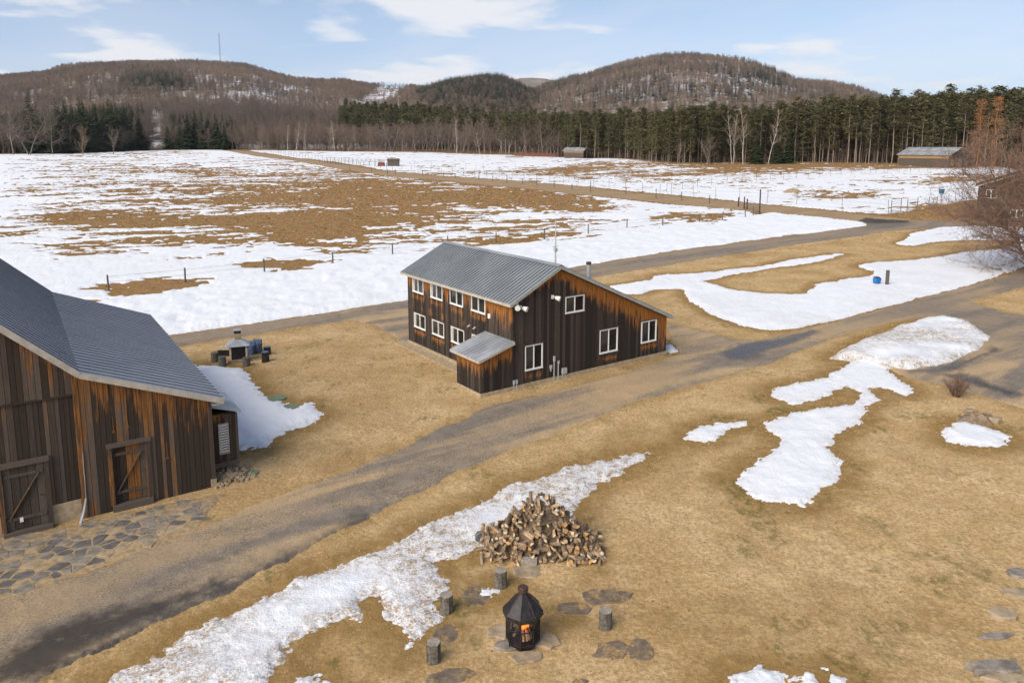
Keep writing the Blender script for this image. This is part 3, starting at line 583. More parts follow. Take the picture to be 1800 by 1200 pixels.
def hill_points(n, qlo, qhi):
    q = np.sqrt(RNG.uniform(qlo**2, qhi**2, n)); tx = RNG.uniform(-.86, .86, n); z, wh = hill_z(tx, q)
    x = tx*(q*math.cos(TH)-(z-HCAM)*math.sin(TH)); z = z+4*fbm(x*.012, q*.012, 121, 3)*sstep(520, 800, q)-.3
    px, py = px_of(x, q, z); return x, q, z, wh, px, py
def woods():
    x, q, z, wh, px, py = hill_points(46000, 500, 1800); x2, q2, z2, wh2, px2, py2 = hill_points(60000, 650, 1180); k2 = wh2 == 1
    x, q, z, wh, px, py = (np.concatenate([a, b_[k2]]) for a, b_ in ((x, x2), (q, q2), (z, z2), (wh, wh2), (px, px2), (py, py2)))
    x3, q3, z3, wh3, px3, py3 = hill_points(150000, 900, 1600); k3 = (((px3-275)/65)**4+((py3-150)/15)**2 < 1) & (wh3 == 0)
    x, q, z, wh, px, py = (np.concatenate([a, b_[k3][:700]]) for a, b_ in ((x, x3), (q, q3), (z, z3), (wh, wh3), (px, px3), (py, py3)))
    # leave out what lies well behind a crest, and the cleared line
    D = np.array([l[2] for l in LAY])[np.maximum(wh, 0)]; ok = q < D+60
    clear = (np.abs(px-(700-(py-150)*1.3)) < 26) & (py > 148) & (py < 195) & (px > 560) & (wh == 0); ok &= ~(clear & (RNG.random(len(x)) < .9))
    thin = hill_snow(px, py); ok &= RNG.random(len(x)) > .45*(thin-.3)*(py < 225); ok &= ~((np.abs(px-276-(q-500)*.03-4*np.sin(q*.05)) < 8) & (q < 640))
    cn = fbm(x*.006, q*.006, 131, 3); pc = np.where(wh == 1, .72+.3*cn, np.where(wh == 2, .32+.5*cn+.6*np.exp(-((px-1370)/55)**2-((py-128)/22)**2), .03+.1*(cn > .7)+.9*np.exp(-((px-275)/65)**4-((py-152)/16)**2)))
    pc = np.where((px > 1150) & (q < 700), .6, pc)
    con = RNG.random(len(x)) < pc
    for nm, mk, knd, lab, s0 in (('bare_hill_woods', ok & ~con, 'farbare', 'leafless brown woods covering the far hills', .95), ('dark_hill_conifers', ok & con, 'farconifer', 'dark conifers scattered through the far hill woods', .85)):
        k = np.flatnonzero(mk); scatter(nm, knd, np.stack([x, q, z], -1)[k], RNG.uniform(0, 6.28, len(k)), s0*RNG.uniform(.7, 1.25, len(k)), lab)
def eq(X): return np.interp(X, EQ[:, 0], EQ[:, 1])
def land(px, q):
    z = zt(0, q); zz, _ = hill_z((px-900)/FPX, q); z = np.where(q > 500, zz, z); return np.stack([(px-900)/FPX*(q*math.cos(TH)-(z-HCAM)*math.sin(TH)), q, z-.2], -1)
def mid_woods():
    # behind the first rows: brown woods on the left, pine plantation on the right
    n = 3000; px = RNG.uniform(-200, 1010, n); q = eq(px)+8+RNG.uniform(0, 1, n)**1.4*190; k = (np.abs(px-274-(q-500)*.03) > 11) | (q > 640)
    k &= (px < 620) | (RNG.random(n) < .8-.0016*(px-620))
    scatter('brown_valley_woods', 'bare', land(px, q)[k], RNG.uniform(0, 6.28, k.sum()), RNG.uniform(.75, 1.12, k.sum()), 'leafless brown valley woods behind the forest edge')
    n = 2000; px = RNG.uniform(600, 2050, n); base = np.where(px < 960, eq(px)+45, eq(px)+7); q = base+RNG.uniform(0, 1, n)**1.2*130
    hh = np.interp(px, [600, 900, 1100, 1300, 1500, 1560, 1700, 1800, 2050], [22, 22, 22.5, 23.5, 26, 27, 28, 28.5, 28.5])*RNG.uniform(.9, 1.05, n)/25
    lowk = RNG.random(n) < np.where((px > 1000) & (px < 1440), .8, .3)
    scatter('pine_plantation_depths', 'pine', land(px, q)[~lowk], RNG.uniform(0, 6.28, (~lowk).sum()), hh[~lowk], 'deeper rows of the dark pine plantation'); scatter('bushy_pine_depths', 'lowpine', land(px, q)[lowk], RNG.uniform(0, 6.28, lowk.sum()), hh[lowk]*.93, 'deeper rows of bushy low-branched pines in the plantation')
    n = 520; px = RNG.uniform(-150, 258, n); q = eq(px)+18+RNG.uniform(0, 1, n)*120; hh = np.interp(px, [-150, 40, 120, 180, 262], [20, 21, 24, 22, 15])
    scatter('left_spruce_depths', 'spruce', land(px, q), RNG.uniform(0, 6.28, n), hh*RNG.uniform(.7, 1.1, n)/15, 'dense dark spruces behind the left forest edge')
    n = 120; px = RNG.uniform(300, 410, n); q = eq(px)+14+RNG.uniform(0, 60, n); scatter('corner_spruces', 'spruce', land(px, q), RNG.uniform(0, 6.28, n), RNG.uniform(.6, 1.15, n), 'clump of dark spruces where the dirt road meets the woods')
woods(); mid_woods()
def pxtree(name, kind, k, X, hpx, label, cat, group=None, back=0., wide=1.):
    q = float(eq(X))+back; p = land(np.array([X]), np.array([q]))[0]; return tree(name, kind, k, p, hpx*q/FPX, label, cat, group, wide)
def edge_trees():
    # left: big bare hardwoods, spruces, two lone small trees
    for X, h, bk, lab in ((24, 112, -6, 'tallest bare hardwood tree at the left edge of the photo'), (52, 98, -14, 'bare forked hardwood next to the tallest one on the left'), (-12, 90, 0, 'bare tree cut by the left edge of the photo'), (93, 84, -8, 'bare grey hardwood right of the forked one, before the spruces'), (80, 108, 30, 'pale bare treetop rising behind the left spruces')):
        pxtree('hardwood_tree', 'bigbare', int(abs(X)), X, h, lab, 'tree', None, bk, 1.0)
    pxtree('small_tawny_tree', 'palebare', 0, 146, 58, 'small tawny bare tree standing in the snow before the spruces', 'tree', None, -30, 1.05)
    pxtree('small_tree', 'bare', 3, 199, 54, 'small dark bare tree alone on the snow near the left spruces', 'tree', None, -38, .85)
    for i, (X, h) in enumerate(((58, 108), (70, 88), (104, 95), (118, 90), (131, 84), (146, 96), (158, 78), (171, 88), (183, 78), (196, 95), (208, 82), (222, 88), (234, 70), (247, 72), (112, 70), (165, 65))):
        pxtree('spruce_tree', 'spruce', i, X, h, 'dark green spruce in the dense clump at the left forest edge', 'spruce', 'spruces at the left forest edge', 6+random.uniform(0, 14), 1.1)
    for i, (X, h) in enumerate(((318, 58), (332, 66), (345, 72), (356, 68), (368, 60), (382, 62), (396, 48), (306, 54), (296, 48))):
        pxtree('spruce_tree', 'spruce', i+1, X, h, 'dark spruce beside the top of the dirt road', 'spruce', 'spruces by the top of the dirt road', 3+random.uniform(0, 12), 1.1)
    # middle: brown hardwoods with a few white birches
    for i in range(46):
        X = 408+i*12.3+random.uniform(-5, 5); pxtree('hardwood_tree', 'bare', i, X, np.interp(X, [400, 600, 800, 960], [42, 50, 66, 66])*random.uniform(.8, 1.1), 'bare brown hardwood along the far middle forest edge', 'tree', 'hardwoods along the middle forest edge', random.uniform(0, 10), 1.2)
    for X, h, lab in ((589, 55, 'whitest birch at the middle forest edge'), (520, 52, 'white birch standing left of the whitest birch'), (505, 46, 'thin leaning birch at the left of the birches'), (536, 50, 'birch closest left of the whitest birch'), (803, 66, 'tall single birch before the left end of the pines'), (844, 40, 'small crooked pale birch at the foot of the pines')):
        pxtree('birch_tree', 'birch', int(X), X, h, lab, 'birch', None, -3)
    # right: the pine plantation, front rows
    g = 'pines along the front of the plantation'
    for i in range(118):
        X = 880+i*8.6+random.uniform(-3, 3)
        if 1270 < X < 1330 and i % 2: continue
        h = np.interp(X, [880, 1000, 1100, 1250, 1380, 1500, 1560, 1700, 1800], [72, 80, 90, 104, 106, 117, 124, 132, 138])*random.uniform(.86, 1.05); bushy = random.random() < (.75 if 1010 < X < 1430 else .12)
        if bushy: pxtree('pine_tree', 'lowpine', random.randint(0, 4), X, h*.95, 'bushy low-branched olive pine in the plantation front', 'pine', 'bushy pines along the plantation front', random.uniform(-4, 20), 1.05)
        else: pxtree('pine_tree', 'pine', random.randint(0, 6), X, h, 'tall straight pine with a bare trunk in the plantation front', 'pine', g, random.uniform(0, 26), 1.05)
    for X, h, k, lab in ((1288, 100, 0, 'white birch clump left of the lone birch in the pines'), (1350, 98, 1, 'lone white birch standing among the pines'), (1306, 108, 2, 'pale leafless birch crown above the red shrubs')):
        pxtree('birch_tree', 'birch', k, X, h, lab, 'birch', None, -8)
    for X, h, k, lab in ((1195, 46, 0, 'reddish bare tree in front of the pines'), (1245, 55, 1, 'broad reddish bare tree right of the first reddish one')):
        pxtree('bare_tree', 'bare', k+2, X, h, lab, 'tree', None, -10, 1.3)
    for X, h, k, lab in ((1385, 60, 0, 'green low-branched spruce before the pines'), (1365, 50, 1, 'smaller spruce left of the low-branched one'), (1330, 52, 2, 'olive spruce between the birches')):
        pxtree('spruce_tree', 'spruce', k, X, h, lab, 'spruce', None, -6, 1.3)
    for X, h, k, lab in ((1716, 122, 0, 'rust-orange larch right of the grey-roofed field barn'), (1744, 126, 1, 'rust-orange larch, the taller one right of the field barn')):
        pxtree('larch_tree', 'larch', k, X, h, lab, 'larch', None, -14, 1.15)
edge_trees()
# mast on the hill
def mast():
    q = 1650.; p = land(np.array([388.]), np.array([q]))[0]; ztop = HCAM+q*math.tan(math.atan((CY-58)/FPX)-TH); h = ztop-p[2]
    e = empty('radio_mast', p, 0, 'thin lattice radio mast standing on the left hilltop', 'mast'); w = 1.5
    for i in range(3):
        a = i*2.094; b = MB(); b.tube([(w*math.cos(a), w*math.sin(a), 0), (w*.7*math.cos(a), w*.7*math.sin(a), h)], .16, 4); b.build('leg', M['tower'], e)
    b = MB()
    for k in range(30):
        for i in range(3):
            a, a2 = i*2.094, (i+1)*2.094; b.tube([(w*.9*math.cos(a), w*.9*math.sin(a), h*k/30), (w*.9*math.cos(a2), w*.9*math.sin(a2), h*(k+1)/30)], .09, 3)
    b.build('bracing', M['tower'], e); b = MB(); b.tube([(0, 0, h-1), (0, 0, h+6)], .12, 4); b.build('antenna', M['tower'], e)
mast()

# ------------------------------------------------------------------ the farmhouse
def clad(mb, p0, axis, x0, x1, zlo, zhi, holes, amberf, wmin, wmax, out, rng, t=.022, seg=.28):
    """vertical boards on a wall: p0 origin, axis 'x' (faces -y) or 'y' (faces -x)"""
    x = x0
    while x < x1-.02:
        w = min(rng.uniform(wmin, wmax), x1-x); xm = x+w/2; r = rng.random(); o = out+rng.uniform(0, .012); g = .006
        spans = [(zlo(xm) if callable(zlo) else zlo, None)]; lo = spans[0][0]; hs = sorted([(h[2], h[3]) for h in holes if h[0] < xm < h[1]]); segs = []
        for a, b in hs: segs.append((lo, a)); lo = b
        segs.append((lo, None))
        for a, b in segs:
            zl, zr = (zhi(x+g), zhi(x+w-g)) if b is None else (b, b)
            if min(zl, zr)-a < .03: continue
            n = max(1, int((max(zl, zr)-a)/seg)); V = []; A = []
            for k in range(n+1):
                f = k/n
                for xx, zt_ in ((x+g, zl), (x+w-g, zr)):
                    z = a+(zt_-a)*f
                    for dep in (o+t, 0): V.append((p0[0]+xx, p0[1]-dep, z) if axis == 'x' else (p0[0]-dep, p0[1]+xx, z)); A.append(amberf(xx, z, r))
            F = []
            for k in range(n):
                b0 = k*4; b1 = b0+4; F += [(b0, b0+2, b1+2, b1), (b0+2, b0+3, b1+3, b1+2), (b0+1, b0, b1, b1+1)]
            F += [(0, 1, 3, 2), (n*4, n*4+2, n*4+3, n*4+1)]
            if axis == 'y': F = [f_[::-1] for f_ in F]
            mb.add(V, F, amber=A, rnd=r)
        x += w
    return mb
def window(parent, axis, x0, x1, z0, z1, curtain=0, head=True, name='window'):
    """sliding window: frame with two panes, set in the wall; local x along the wall, faces -y"""
    w, h = x1-x0, z1-z0; f = .055; b = MB()
    b.box(0, w, -.06, .06, 0, f); b.box(0, w, -.06, .06, h-f, h); b.box(0, f, -.058, .06, f, h-f); b.box(w-f, w, -.058, .06, f, h-f); b.box(w/2-.028, w/2+.028, -.045, .05, f, h-f)
    e = b.build(name, M['white'], parent)
    if axis == 'x': e.location = (x0, 0, z0)
    else: e.location = (0, x1, z0); e.rotation_euler = (0, 0, -math.pi/2)
    b = MB(); b.box(-.02, w+.02, -.075, -.003, -.03, -.003); b.build('sill', M['white'], e)
    for k in range(2):
        b = MB(); b.box(f+k*(w/2-.025), w/2-.028+k*(w/2-.025), .0+.02*k, .012+.02*k, f, h-f); b.build('pane', M['glass'], e)
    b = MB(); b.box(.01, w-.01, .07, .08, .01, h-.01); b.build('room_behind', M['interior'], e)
    if curtain: b = MB(); b.box(f, f+.16, .0-.003, .0-.001, f, h-f); b.build('curtain', M['curtain'], e)
    if head: b = MB(); b.box(-.09, w+.09, -.075, -.03, h+.015, h+.06); b.build('drip_cap', M['shedwood'], e)
def ribs(mb, a, b, along, n, w=.035, h=.028, up=(0, 0, 1)):
    """n raised seams on a roof plane: each runs from a to b, stepped along the vector"""
    a = Vector(a); b = Vector(b); al = Vector(along)
    for k in range(n):
        o = al*((k+.5)/n); mb.bar(a+o, b+o, w, h, up)
def slab(mb, quad, th_):
    q = [Vector(p) for p in quad]; n = (q[1]-q[0]).cross(q[3]-q[0]).normalized(); n = n if n.z > 0 else -n
    V = [p-n*th_ for p in q]+q; F = [(3, 2, 1, 0), (4, 5, 6, 7)]+[(i, (i+1) % 4, 4+(i+1) % 4, 4+i) for i in range(4)]
    if (q[1]-q[0]).cross(q[3]-q[0]).z < 0: F = [f[::-1] for f in F]
    return mb.add(V, F)
def farmhouse():
    e = empty('farmhouse', NH, HAZ, 'dark weathered two-storey board house with saltbox metal roof beside the driveway', 'house'); rng = random.Random(3)
    prof = [(.02, .02, .12), (HW-.02, .02, .12), (HW-.02, .02, HR), (HU, .02, HP), (.02, .02, HE)]
    b = MB(); b.add(prof+[(x, HL-.02, z) for x, _, z in prof], [(0, 1, 2, 3, 4), (9, 8, 7, 6, 5)]+[(i, 5+i, 5+(i+1) % 5, (i+1) % 5) for i in range(5)], amber=0., rnd=.4); b.build('wall_core', M['house_wood'], e)
    gw = [(.79, 2.0, .93, 2.3), (3.58, 4.97, 3.73, 4.66), (6.2, 7.64, .97, 2.37), (9.62, 10.92, 1.07, 2.4)]
    lw = [(9.68, 11.12, 3.64, 4.55), (7.3, 8.76, 3.64, 4.55), (4.95, 6.4, 3.66, 4.57), (2.58, 4.03, 3.67, 4.58), (9.49, 11.0, 1.32, 2.25), (7.15, 8.62, 1.33, 2.25), (4.83, 6.32, 1.33, 2.27), (2.5, 3.98, 1.33, 2.27)]
    rl = lambda x: (HE+(HP-HE)/HU*x if x < HU else HP-(HP-HR)/(HW-HU)*(x-HU))
    def under(ws, x, z): return max([0]+[max(0, 1-(w[2]-z)/.8)*1.15 for w in ws if w[0]-.05 < x < w[1]+.05 and z < w[2]])
    def ag(x, z, r):
        d = rl(x)-z; ext = .75+.75*sstep(3, 6, x)+.6*sstep(7.5, 10, x)-.5*sstep(3, 0, x); return max(1.12-d/ext*.85, 1.05*under(gw, x, z) if z < 1.2 else 0, 0)
    def al(y, z, r): return max(1.05-(HE-z)/1.15*.75 if y > 4.5 else 1.05-(HE-z)/1.5*.75, under(lw, y, z), .35*(y > 4.5)*(z > 2.3)*(z < 2.9), 0)
    clad(MB(), (0, 0), 'x', 0, HW, .22, lambda x: rl(x)-.03, gw, ag, .15, .21, 0, rng).build('gable_cladding', M['house_wood'], e)
    clad(MB(), (0, 0), 'y', 0, HL, .2, lambda x: HE-.02, lw, al, .15, .21, 0, rng).build('long_side_cladding', M['house_wood'], e)
    b = MB(); b.box(-.03, .1, -.05, .0, .2, HE-.1, amber=.35, rnd=.3); b.build('corner_board', M['house_wood'], e)
    b = MB(); b.box(-.09, HW+.07, -.085, HL+.07, -.4, .22); b.build('foundation', M['concrete'], e)
    b = MB(); b.box(-.85, -.095, 2.45, HL+.5, -.3, .07); b.build('concrete_apron', M['concrete'], e)
    for w in gw: window(e, 'x', *w)
    for i, w in enumerate(lw): window(e, 'y', *w, curtain=(i in (0, 1, 4, 6)), head=i > 3)
    # roof: two planes, seams, ridge cap, fascias
    y0, y1 = -.32, HL+.32; sl = (HP-HE)/HU; sr = (HP-HR)/(HW-HU); ze = HE-.36*sl+.17; zr = HP+.17; zf = HR-.30*sr+.17; xf = HW+.30
    b = MB(); slab(b, [(-.36, y0, ze), (HU, y0, zr), (HU, y1, zr), (-.36, y1, ze)], .05); ro = b.build('roof_front', M['house_roof'], e)
    b = MB(); ribs(b, (-.35, y0, ze+.012), (HU, y0, zr+.012), (0, y1-y0, 0), 42, .045, .075); b.build('roof_seams', M['hseam_shade'], ro)
    b = MB(); slab(b, [(HU, y0, zr), (xf, y0, zf), (xf, y1, zf), (HU, y1, zr)], .05); ro = b.build('roof_back', M['house_roof'], e)
    b = MB(); ribs(b, (HU, y0, zr+.012), (xf, y0, zf+.012), (0, y1-y0, 0), 42, .045, .075); b.build('roof_seams', M['hseam_shade'], ro)
    b = MB(); b.bar((HU-.09, y0-.01, zr+.018), (HU-.09, y1+.01, zr+.018), .24, .02, (-sl, 0, 1)); b.bar((HU+.09, y0-.01, zr+.014), (HU+.09, y1+.01, zr+.014), .24, .02, (sr, 0, 1)); b.build('ridge_cap', M['house_roof'], e)
    for yy in (y0-.012, y1+.012): MB().bar((-.37, yy, ze-.10), (HU, yy, zr-.10), .03, .17, (-sl, 0, 1)).build('rake_board', M['housetrim'], e); MB().bar((HU, yy, zr-.10), (xf, yy, zf-.10), .03, .17, (sr, 0, 1)).build('rake_board', M['housetrim'], e)
    MB().bar((-.375, y0, ze-.10), (-.375, y1, ze-.10), .03, .15).build('eave_fascia', M['trim'], e); MB().bar((xf+.01, y0, zf-.1), (xf+.01, y1, zf-.1), .03, .14).build('eave_fascia', M['trim'], e)
    b = MB(); b.box(-.36, .0, y0, y1, ze-.17, ze-.15); b.build('soffit', M['trim'], e)
    # entrance lean-to on the long side
    sx, sy, zl, zh = -2.05, 2.35, 2.02, 2.62
    b = MB(); b.add([(sx+.02, .02, .1), (-.03, .02, .1), (-.03, .02, zh), (sx+.02, .02, zl), (sx+.02, sy-.02, .1), (-.03, sy-.02, .1), (-.03, sy-.02, zh), (sx+.02, sy-.02, zl)], [(0, 1, 2, 3), (7, 6, 5, 4), (0, 3, 7, 4), (3, 2, 6, 7), (1, 5, 6, 2)], amber=.3, rnd=.3); p = b.build('entrance_shed', M['house_wood'], e)
    rs = lambda x: zl+(zh-zl)*(x-sx)/(0-sx); sa_ = lambda x, z, r: max(1.15-(rs(x)-z)/1.0*.78, 0)
    b = clad(MB(), (0, 0), 'x', sx, -.03, .2, lambda x: rs(x)-.01, [], sa_, .15, .2, 0, rng); b.build('side_cladding', M['house_wood'], p)
    b = clad(MB(), (sx, 0), 'y', 0, sy, .2, lambda y: zl-.01, [], lambda y, z, r: max(1.1-(zl-z)/.9*.78, 0), .15, .2, 0, rng); b.build('front_cladding', M['house_wood'], p)
    b = MB(); b.box(sx-.06, -.1, -.07, sy+.06, -.4, .2); b.build('footing', M['concrete'], p)
    k = (zh-zl)/2.05; b = MB(); q0 = (sx-.26, -.24, zl-.26*k+.12); q1 = (-.035, -.24, zh+.1); slab(b, [q0, q1, (-.035, sy+.28, q1[2]), (q0[0], sy+.28, q0[2])], .04); ro = b.build('roof', M['galv'], p)
    b = MB(); ribs(b, (q0[0], q0[1], q0[2]+.012), (q1[0], q1[1], q1[2]+.012), (0, sy+.52, 0), 9, .04, .03); b.build('roof_seams', M['galv'], p)
    b = MB(); b.bar((q0[0]-.012, q0[1], q0[2]-.09), (q0[0]-.012, sy+.28, q0[2]-.09), .03, .13); b.bar((q0[0], q0[1]-.012, q0[2]-.09), (q1[0], q1[1]-.012, q1[2]-.09), .03, .13, (-k, 0, 1)); b.build('fascia', M['trim'], p)
    b = MB(); b.box(sx+.5, sx+1.35, sy+.004, sy+.05, .2, 1.95); dr = b.build('door', M['white'], p); b = MB(); b.tube([(sx+.62, sy+.05, 1.05), (sx+.62, sy+.11, 1.05)], .03, 8); b.build('door_handle', M['grey'], p)
    # fittings on the walls
    def conduit(x, z0, z1, head=.12):
        b = MB(); b.tube([(x, -.075, z0), (x, -.075, z1)], .032, 8); b.box(x-.05, x+.05, -.13, -.045, z1-.02, z1+head*2); b.build('conduit', M['grey'], e)
    conduit(.02, .0, .35, .1); conduit(.2, .0, .35, .1); conduit(2.78, .0, 1.15, .14); conduit(3.08, -.0, .95, .08)
    b = MB(); b.tube([(3.42, -.07, 0), (3.42, -.07, .3)], .035, 8); b.tube([(3.58, -.07, 0), (3.58, -.07, .3)], .035, 8); b.box(3.34, 3.66, -.16, -.045, .3, .62); b.build('meter_box', M['grey'], e)
    b = MB(); b.box(2.48, 2.62, -.12, -.045, .75, .95); b.box(2.52, 2.58, -.1, -.05, .6, .75); b.build('junction_box', M['grey'], e)
    def flood(x, y, z, d, nm='floodlight'):
        b = MB(); b.box(x-.06, x+.06, y-.1, y, z-.02, z+.18); b.tube([(x, y-.1, z+.1), (x+d[0]*.2, y-.1+d[1]*.2, z+.12)], .025, 6); b.tube([(x+d[0]*.12, y-.1+d[1]*.12, z+.06), (x+d[0]*.36, y-.1+d[1]*.36, z+.0)], [.10, .15], 10); b.build(nm, M['white'], e)
    flood(.42, -.045, 4.42, (.5, -.9)); flood(.22, -.045, 4.55, (-.6, -.8)); flood(2.62, -.045, 4.72, (.6, -.9))
    b = MB(); b.box(-.13, -.045, 2.02, 2.2, 3.55, 3.8); b.build('vent_cover', M['white'], e)
    for y in (4.2, 3.6): b = MB(); b.tube([(-.05, y, 2.72), (-.2, y, 2.66)], [.07, .05], 8); b.build('wall_lamp', M['grey'], e)
    zc = lambda x: HP-sr*(x-HU)+.17; FX = 7.6
    b = MB(); b.tube([(FX, 2.6, zc(FX)-.3), (FX, 2.6, zc(FX)+1.35)], .13, 12); fl = b.build('flue_pipe', M['galv'], e); b = MB(); b.tube([(FX, 2.6, zc(FX)+1.3), (FX, 2.6, zc(FX)+1.46)], .16, 12); b.build('flue_cap', M['rust'], fl)
    b = MB(); b.tube([(3.6, .9, HP-.1), (3.6, .9, HP+2.5)], [.05, .03], 8); an = b.build('antenna_mast', M['grey'], e); b = MB(); b.box(3.51, 3.69, .82, .98, HP+.75, HP+.95); b.bar((3.4, .9, HP+1.05), (3.8, .9, HP+1.05), .03, .03); b.build('mast_bracket', M['grey'], an)
farmhouse()

# ------------------------------------------------------------------ the barn
def barn():
    e = empty('barn', BB, HAZ-.022, 'large old barn with bent grey metal roof and plank wall at left', 'barn'); rng = random.Random(5)
    LY0, LY1 = -.42, 16.6; P = [(.42, 3.53), (-4.21, 5.37), (-8.3, 9.2), (-12.4, 5.37), (-17.0, 3.53)]
    def rz(x):
        for (a, za), (b_, zb) in zip(P[:-1], P[1:]):
            if b_ <= x <= a: return za+(zb-za)*(x-a)/(b_-a)-.17
        return 3.3
    core = [(-.03, -.3), (-.03, rz(-.03)-.06), (-4.21, rz(-4.21)-.06), (-8.3, rz(-8.3)-.1), (-12.4, rz(-12.4)-.06), (-16.6, rz(-16.6)-.06), (-16.6, -.3)]; n = len(core)
    b = MB(); b.add([(x, .03, z) for x, z in core]+[(x, 16.2, z) for x, z in core], [tuple(range(n))[::-1], tuple(range(n, 2*n))]+[(i, (i+1) % n, n+(i+1) % n, n+i) for i in range(n)], amber=.1, rnd=.4); b.build('wall_core', M['barn_wood'], e)
    D2 = (-3.42, -2.30, .12, 2.42); D1 = (-6.66, -5.46, .05, 2.44)
    def ar(x, z, r): return max(.80-(rz(x)-z)/2.2*.66+(r-.5)*.15, .45*(r > .9), .2*(x < -3), 0)
    def boards(x0, x1, z0, zf, holes, af, out):
        x = x0
        while x < x1-.02:
            w = min(rng.uniform(.12, .21), x1-x); w = x1-x if x1-x-w < .06 else w; m = clad(MB(), (0, 0), 'x', x, x+w, z0+rng.uniform(-.02, .02), zf, holes, af, w+.1, w+.2, out, rng, .025, .4)
            if m.V: m.build('board', M['barn_wood'], e)
            x += w
    boards(-4.28, 0, -.02, lambda x: rz(x), [(*D2[:2], -1, D2[3])], ar, .07)
    boards(-16.6, -4.45, .72, lambda x: 4.75 if x > -12 else min(4.75, rz(x)), [(*D1[:2], -1, D1[3])], lambda x, z, r: .28*(r > .7)+.25*max(0, z-3.8), 0.)
    boards(-12.4, -4.45, 4.56, lambda x: rz(x), [], lambda x, z, r: .25*(r > .75)+max(0, .5-(rz(x)-z)*.5), .075)
    b = MB(); b.box(-4.45, -4.28, -.13, .02, -.05, rz(-4.36)-.03, amber=.75, rnd=.5); b.build('corner_post', M['barn_wood'], e)
    b = MB(); b.box(-.1, .02, -.12, .1, -.05, rz(0)-.05, amber=.15, rnd=.5); b.build('corner_board', M['barn_wood'], e)
    b = MB(); b.box(-12.4, -4.45, -.1, -.03, 4.5, 4.58, amber=.2, rnd=.3); b.build('lap_rail', M['barn_wood'], e)
    b = MB(); b.box(-16.6, -6.72, -.045, .05, -.4, .72); b.box(-5.42, -4.46, -.045, .05, -.4, .72); b.box(-4.4, .03, -.02, .05, -.4, .05); b.box(-.17, .04, -.13, .12, -.3, .32); b.build('foundation', M['concrete'], e)
    def door(x0, x1, z0, z1, rec, tawny, lab):
        b = MB(); b.box(x0+.005, x1-.005, rec+.042, rec+.06, z0+.1, z1-.06, amber=0, rnd=.2); d = b.build('door', M['barn_wood'], e); d['label'] = lab; w = x1-x0; n = 5
        for k in range(n): b = MB(); b.box(x0+w*k/n+.008, x0+w*(k+1)/n-.008, rec, rec+.04, z0+.12, z1-.08, amber=(tawny if k in (2, 3) else .12), rnd=rng.random()); b.build('plank', M['barn_wood'], d)
        for zz in (z0+.45, z1-.42): b = MB(); b.box(x0+.03, x1-.03, rec-.035, rec-.002, zz, zz+.11, amber=.3, rnd=.7); b.build('batten', M['barn_wood'], d)
        b = MB(); b.bar((x0+.10, rec-.022, z0+.52), (x1-.16, rec-.022, z1-.38), .03, .11, (0, -1, 0), amber=.35, rnd=.8); b.build('brace', M['barn_wood'], d)
        b = MB(); b.box(x0-.16, x1+.16, -.175, -.02, z1-.05, z1+.11, amber=.05, rnd=.9); b.build('lintel', M['barn_wood'], d)
        for s, am in ((x0-.14, .6), (x1, .15)): b = MB(); b.box(s, s+.14, -.155, -.02, z0+.1, z1-.05, amber=am, rnd=.5); b.build('jamb', M['barn_wood'], d)
        b = MB(); b.box(x0-.1, x1+.1, -.27, -.0, z0-.1, z0+.1, amber=0, rnd=.95); b.build('threshold', M['barn_wood'], d)
        b = MB(); b.tube([(x1-.16, rec-.02, (z0+z1)/2), (x1-.16, rec-.08, (z0+z1)/2)], .025, 6); b.build('latch', M['rust'], d); return d
    door(*D2, -.012, .85, 'recessed plank door with orange inner planks'); d = door(*D1, -.07, .3, 'brown plank door with diagonal brace')
    b = MB(); b.box(-6.28, -6.18, -.115, -.075, .42, .58); b.build('white_tag', M['white'], d)
    b = MB(); b.tube([(-4.32, -.16, .75), (-4.42, -.30, .35), (-4.58, -.5, -.02)], [.03, .05, .05], 6); b.build('downspout', M['galv'], e); b = MB(); b.tube([(-4.30, -.15, 2.4), (-4.32, -.16, .7)], .008, 4); b.build('hanging_wire', M['grey'], e)
    for x, z0, z1 in ((-3.30, 2.95, 3.5), (-2.85, 3.05, 3.6), (-1.62, 1.55, 2.15)):
        b = MB(); b.box(x-.014, x+.014, -.118, -.108, z0, z1, amber=1.4, rnd=1); b.box(x-.05, x+.05, -.118, -.1075, z0-.03, z0+.03, amber=1.4, rnd=1); b.build('strap_mark', M['barn_wood'], e)
    # roof planes
    for k, ((xa, za), (xb, zb)) in enumerate(zip(P[:-1], P[1:])):
        b = MB(); slab(b, [(xa, LY0, za), (xb, LY0, zb), (xb, LY1, zb), (xa, LY1, za)] if k < 2 else [(xb, LY0, zb), (xb, LY1, zb), (xa, LY1, za), (xa, LY0, za)], .06); ro = b.build('roof_plane', M['barn_roof'], e)
        b = MB(); ribs(b, (xa, LY0, za+.01), (xb, LY0, zb+.01), (0, LY1-LY0, 0), 36, .04, .055); b.build('roof_seams', M['seam_shade'], ro)
        up = (-(zb-za)/(xb-xa), 0, 1)
        for yy in (LY0-.015, LY1+.015): MB().bar((xa, yy, za-.11), (xb, yy, zb-.11), .035, .20, up).build('rake_board', M['trim'], e)
    b = MB(); b.box(.0, .43, LY0, LY1, 3.33, 3.36); b.bar((.435, LY0, 3.43), (.435, LY1, 3.43), .03, .18); b.build('eave_box', M['trim'], e)
    b = MB(); b.bar((-8.3, LY0, 9.23), (-8.3, LY1, 9.23), .4, .04); b.build('ridge_cap', M['barn_roof'], e)
    # louvred lean-to at the side
    y0, y1, x1 = .6, 3.0, 1.08; z0, z1 = .42, 2.62
    b = MB(); b.box(.03, x1-.02, y0+.03, y1, z0, z1-.02, amber=.2, rnd=.4); a = b.build('side_annex', M['barn_wood'], e)
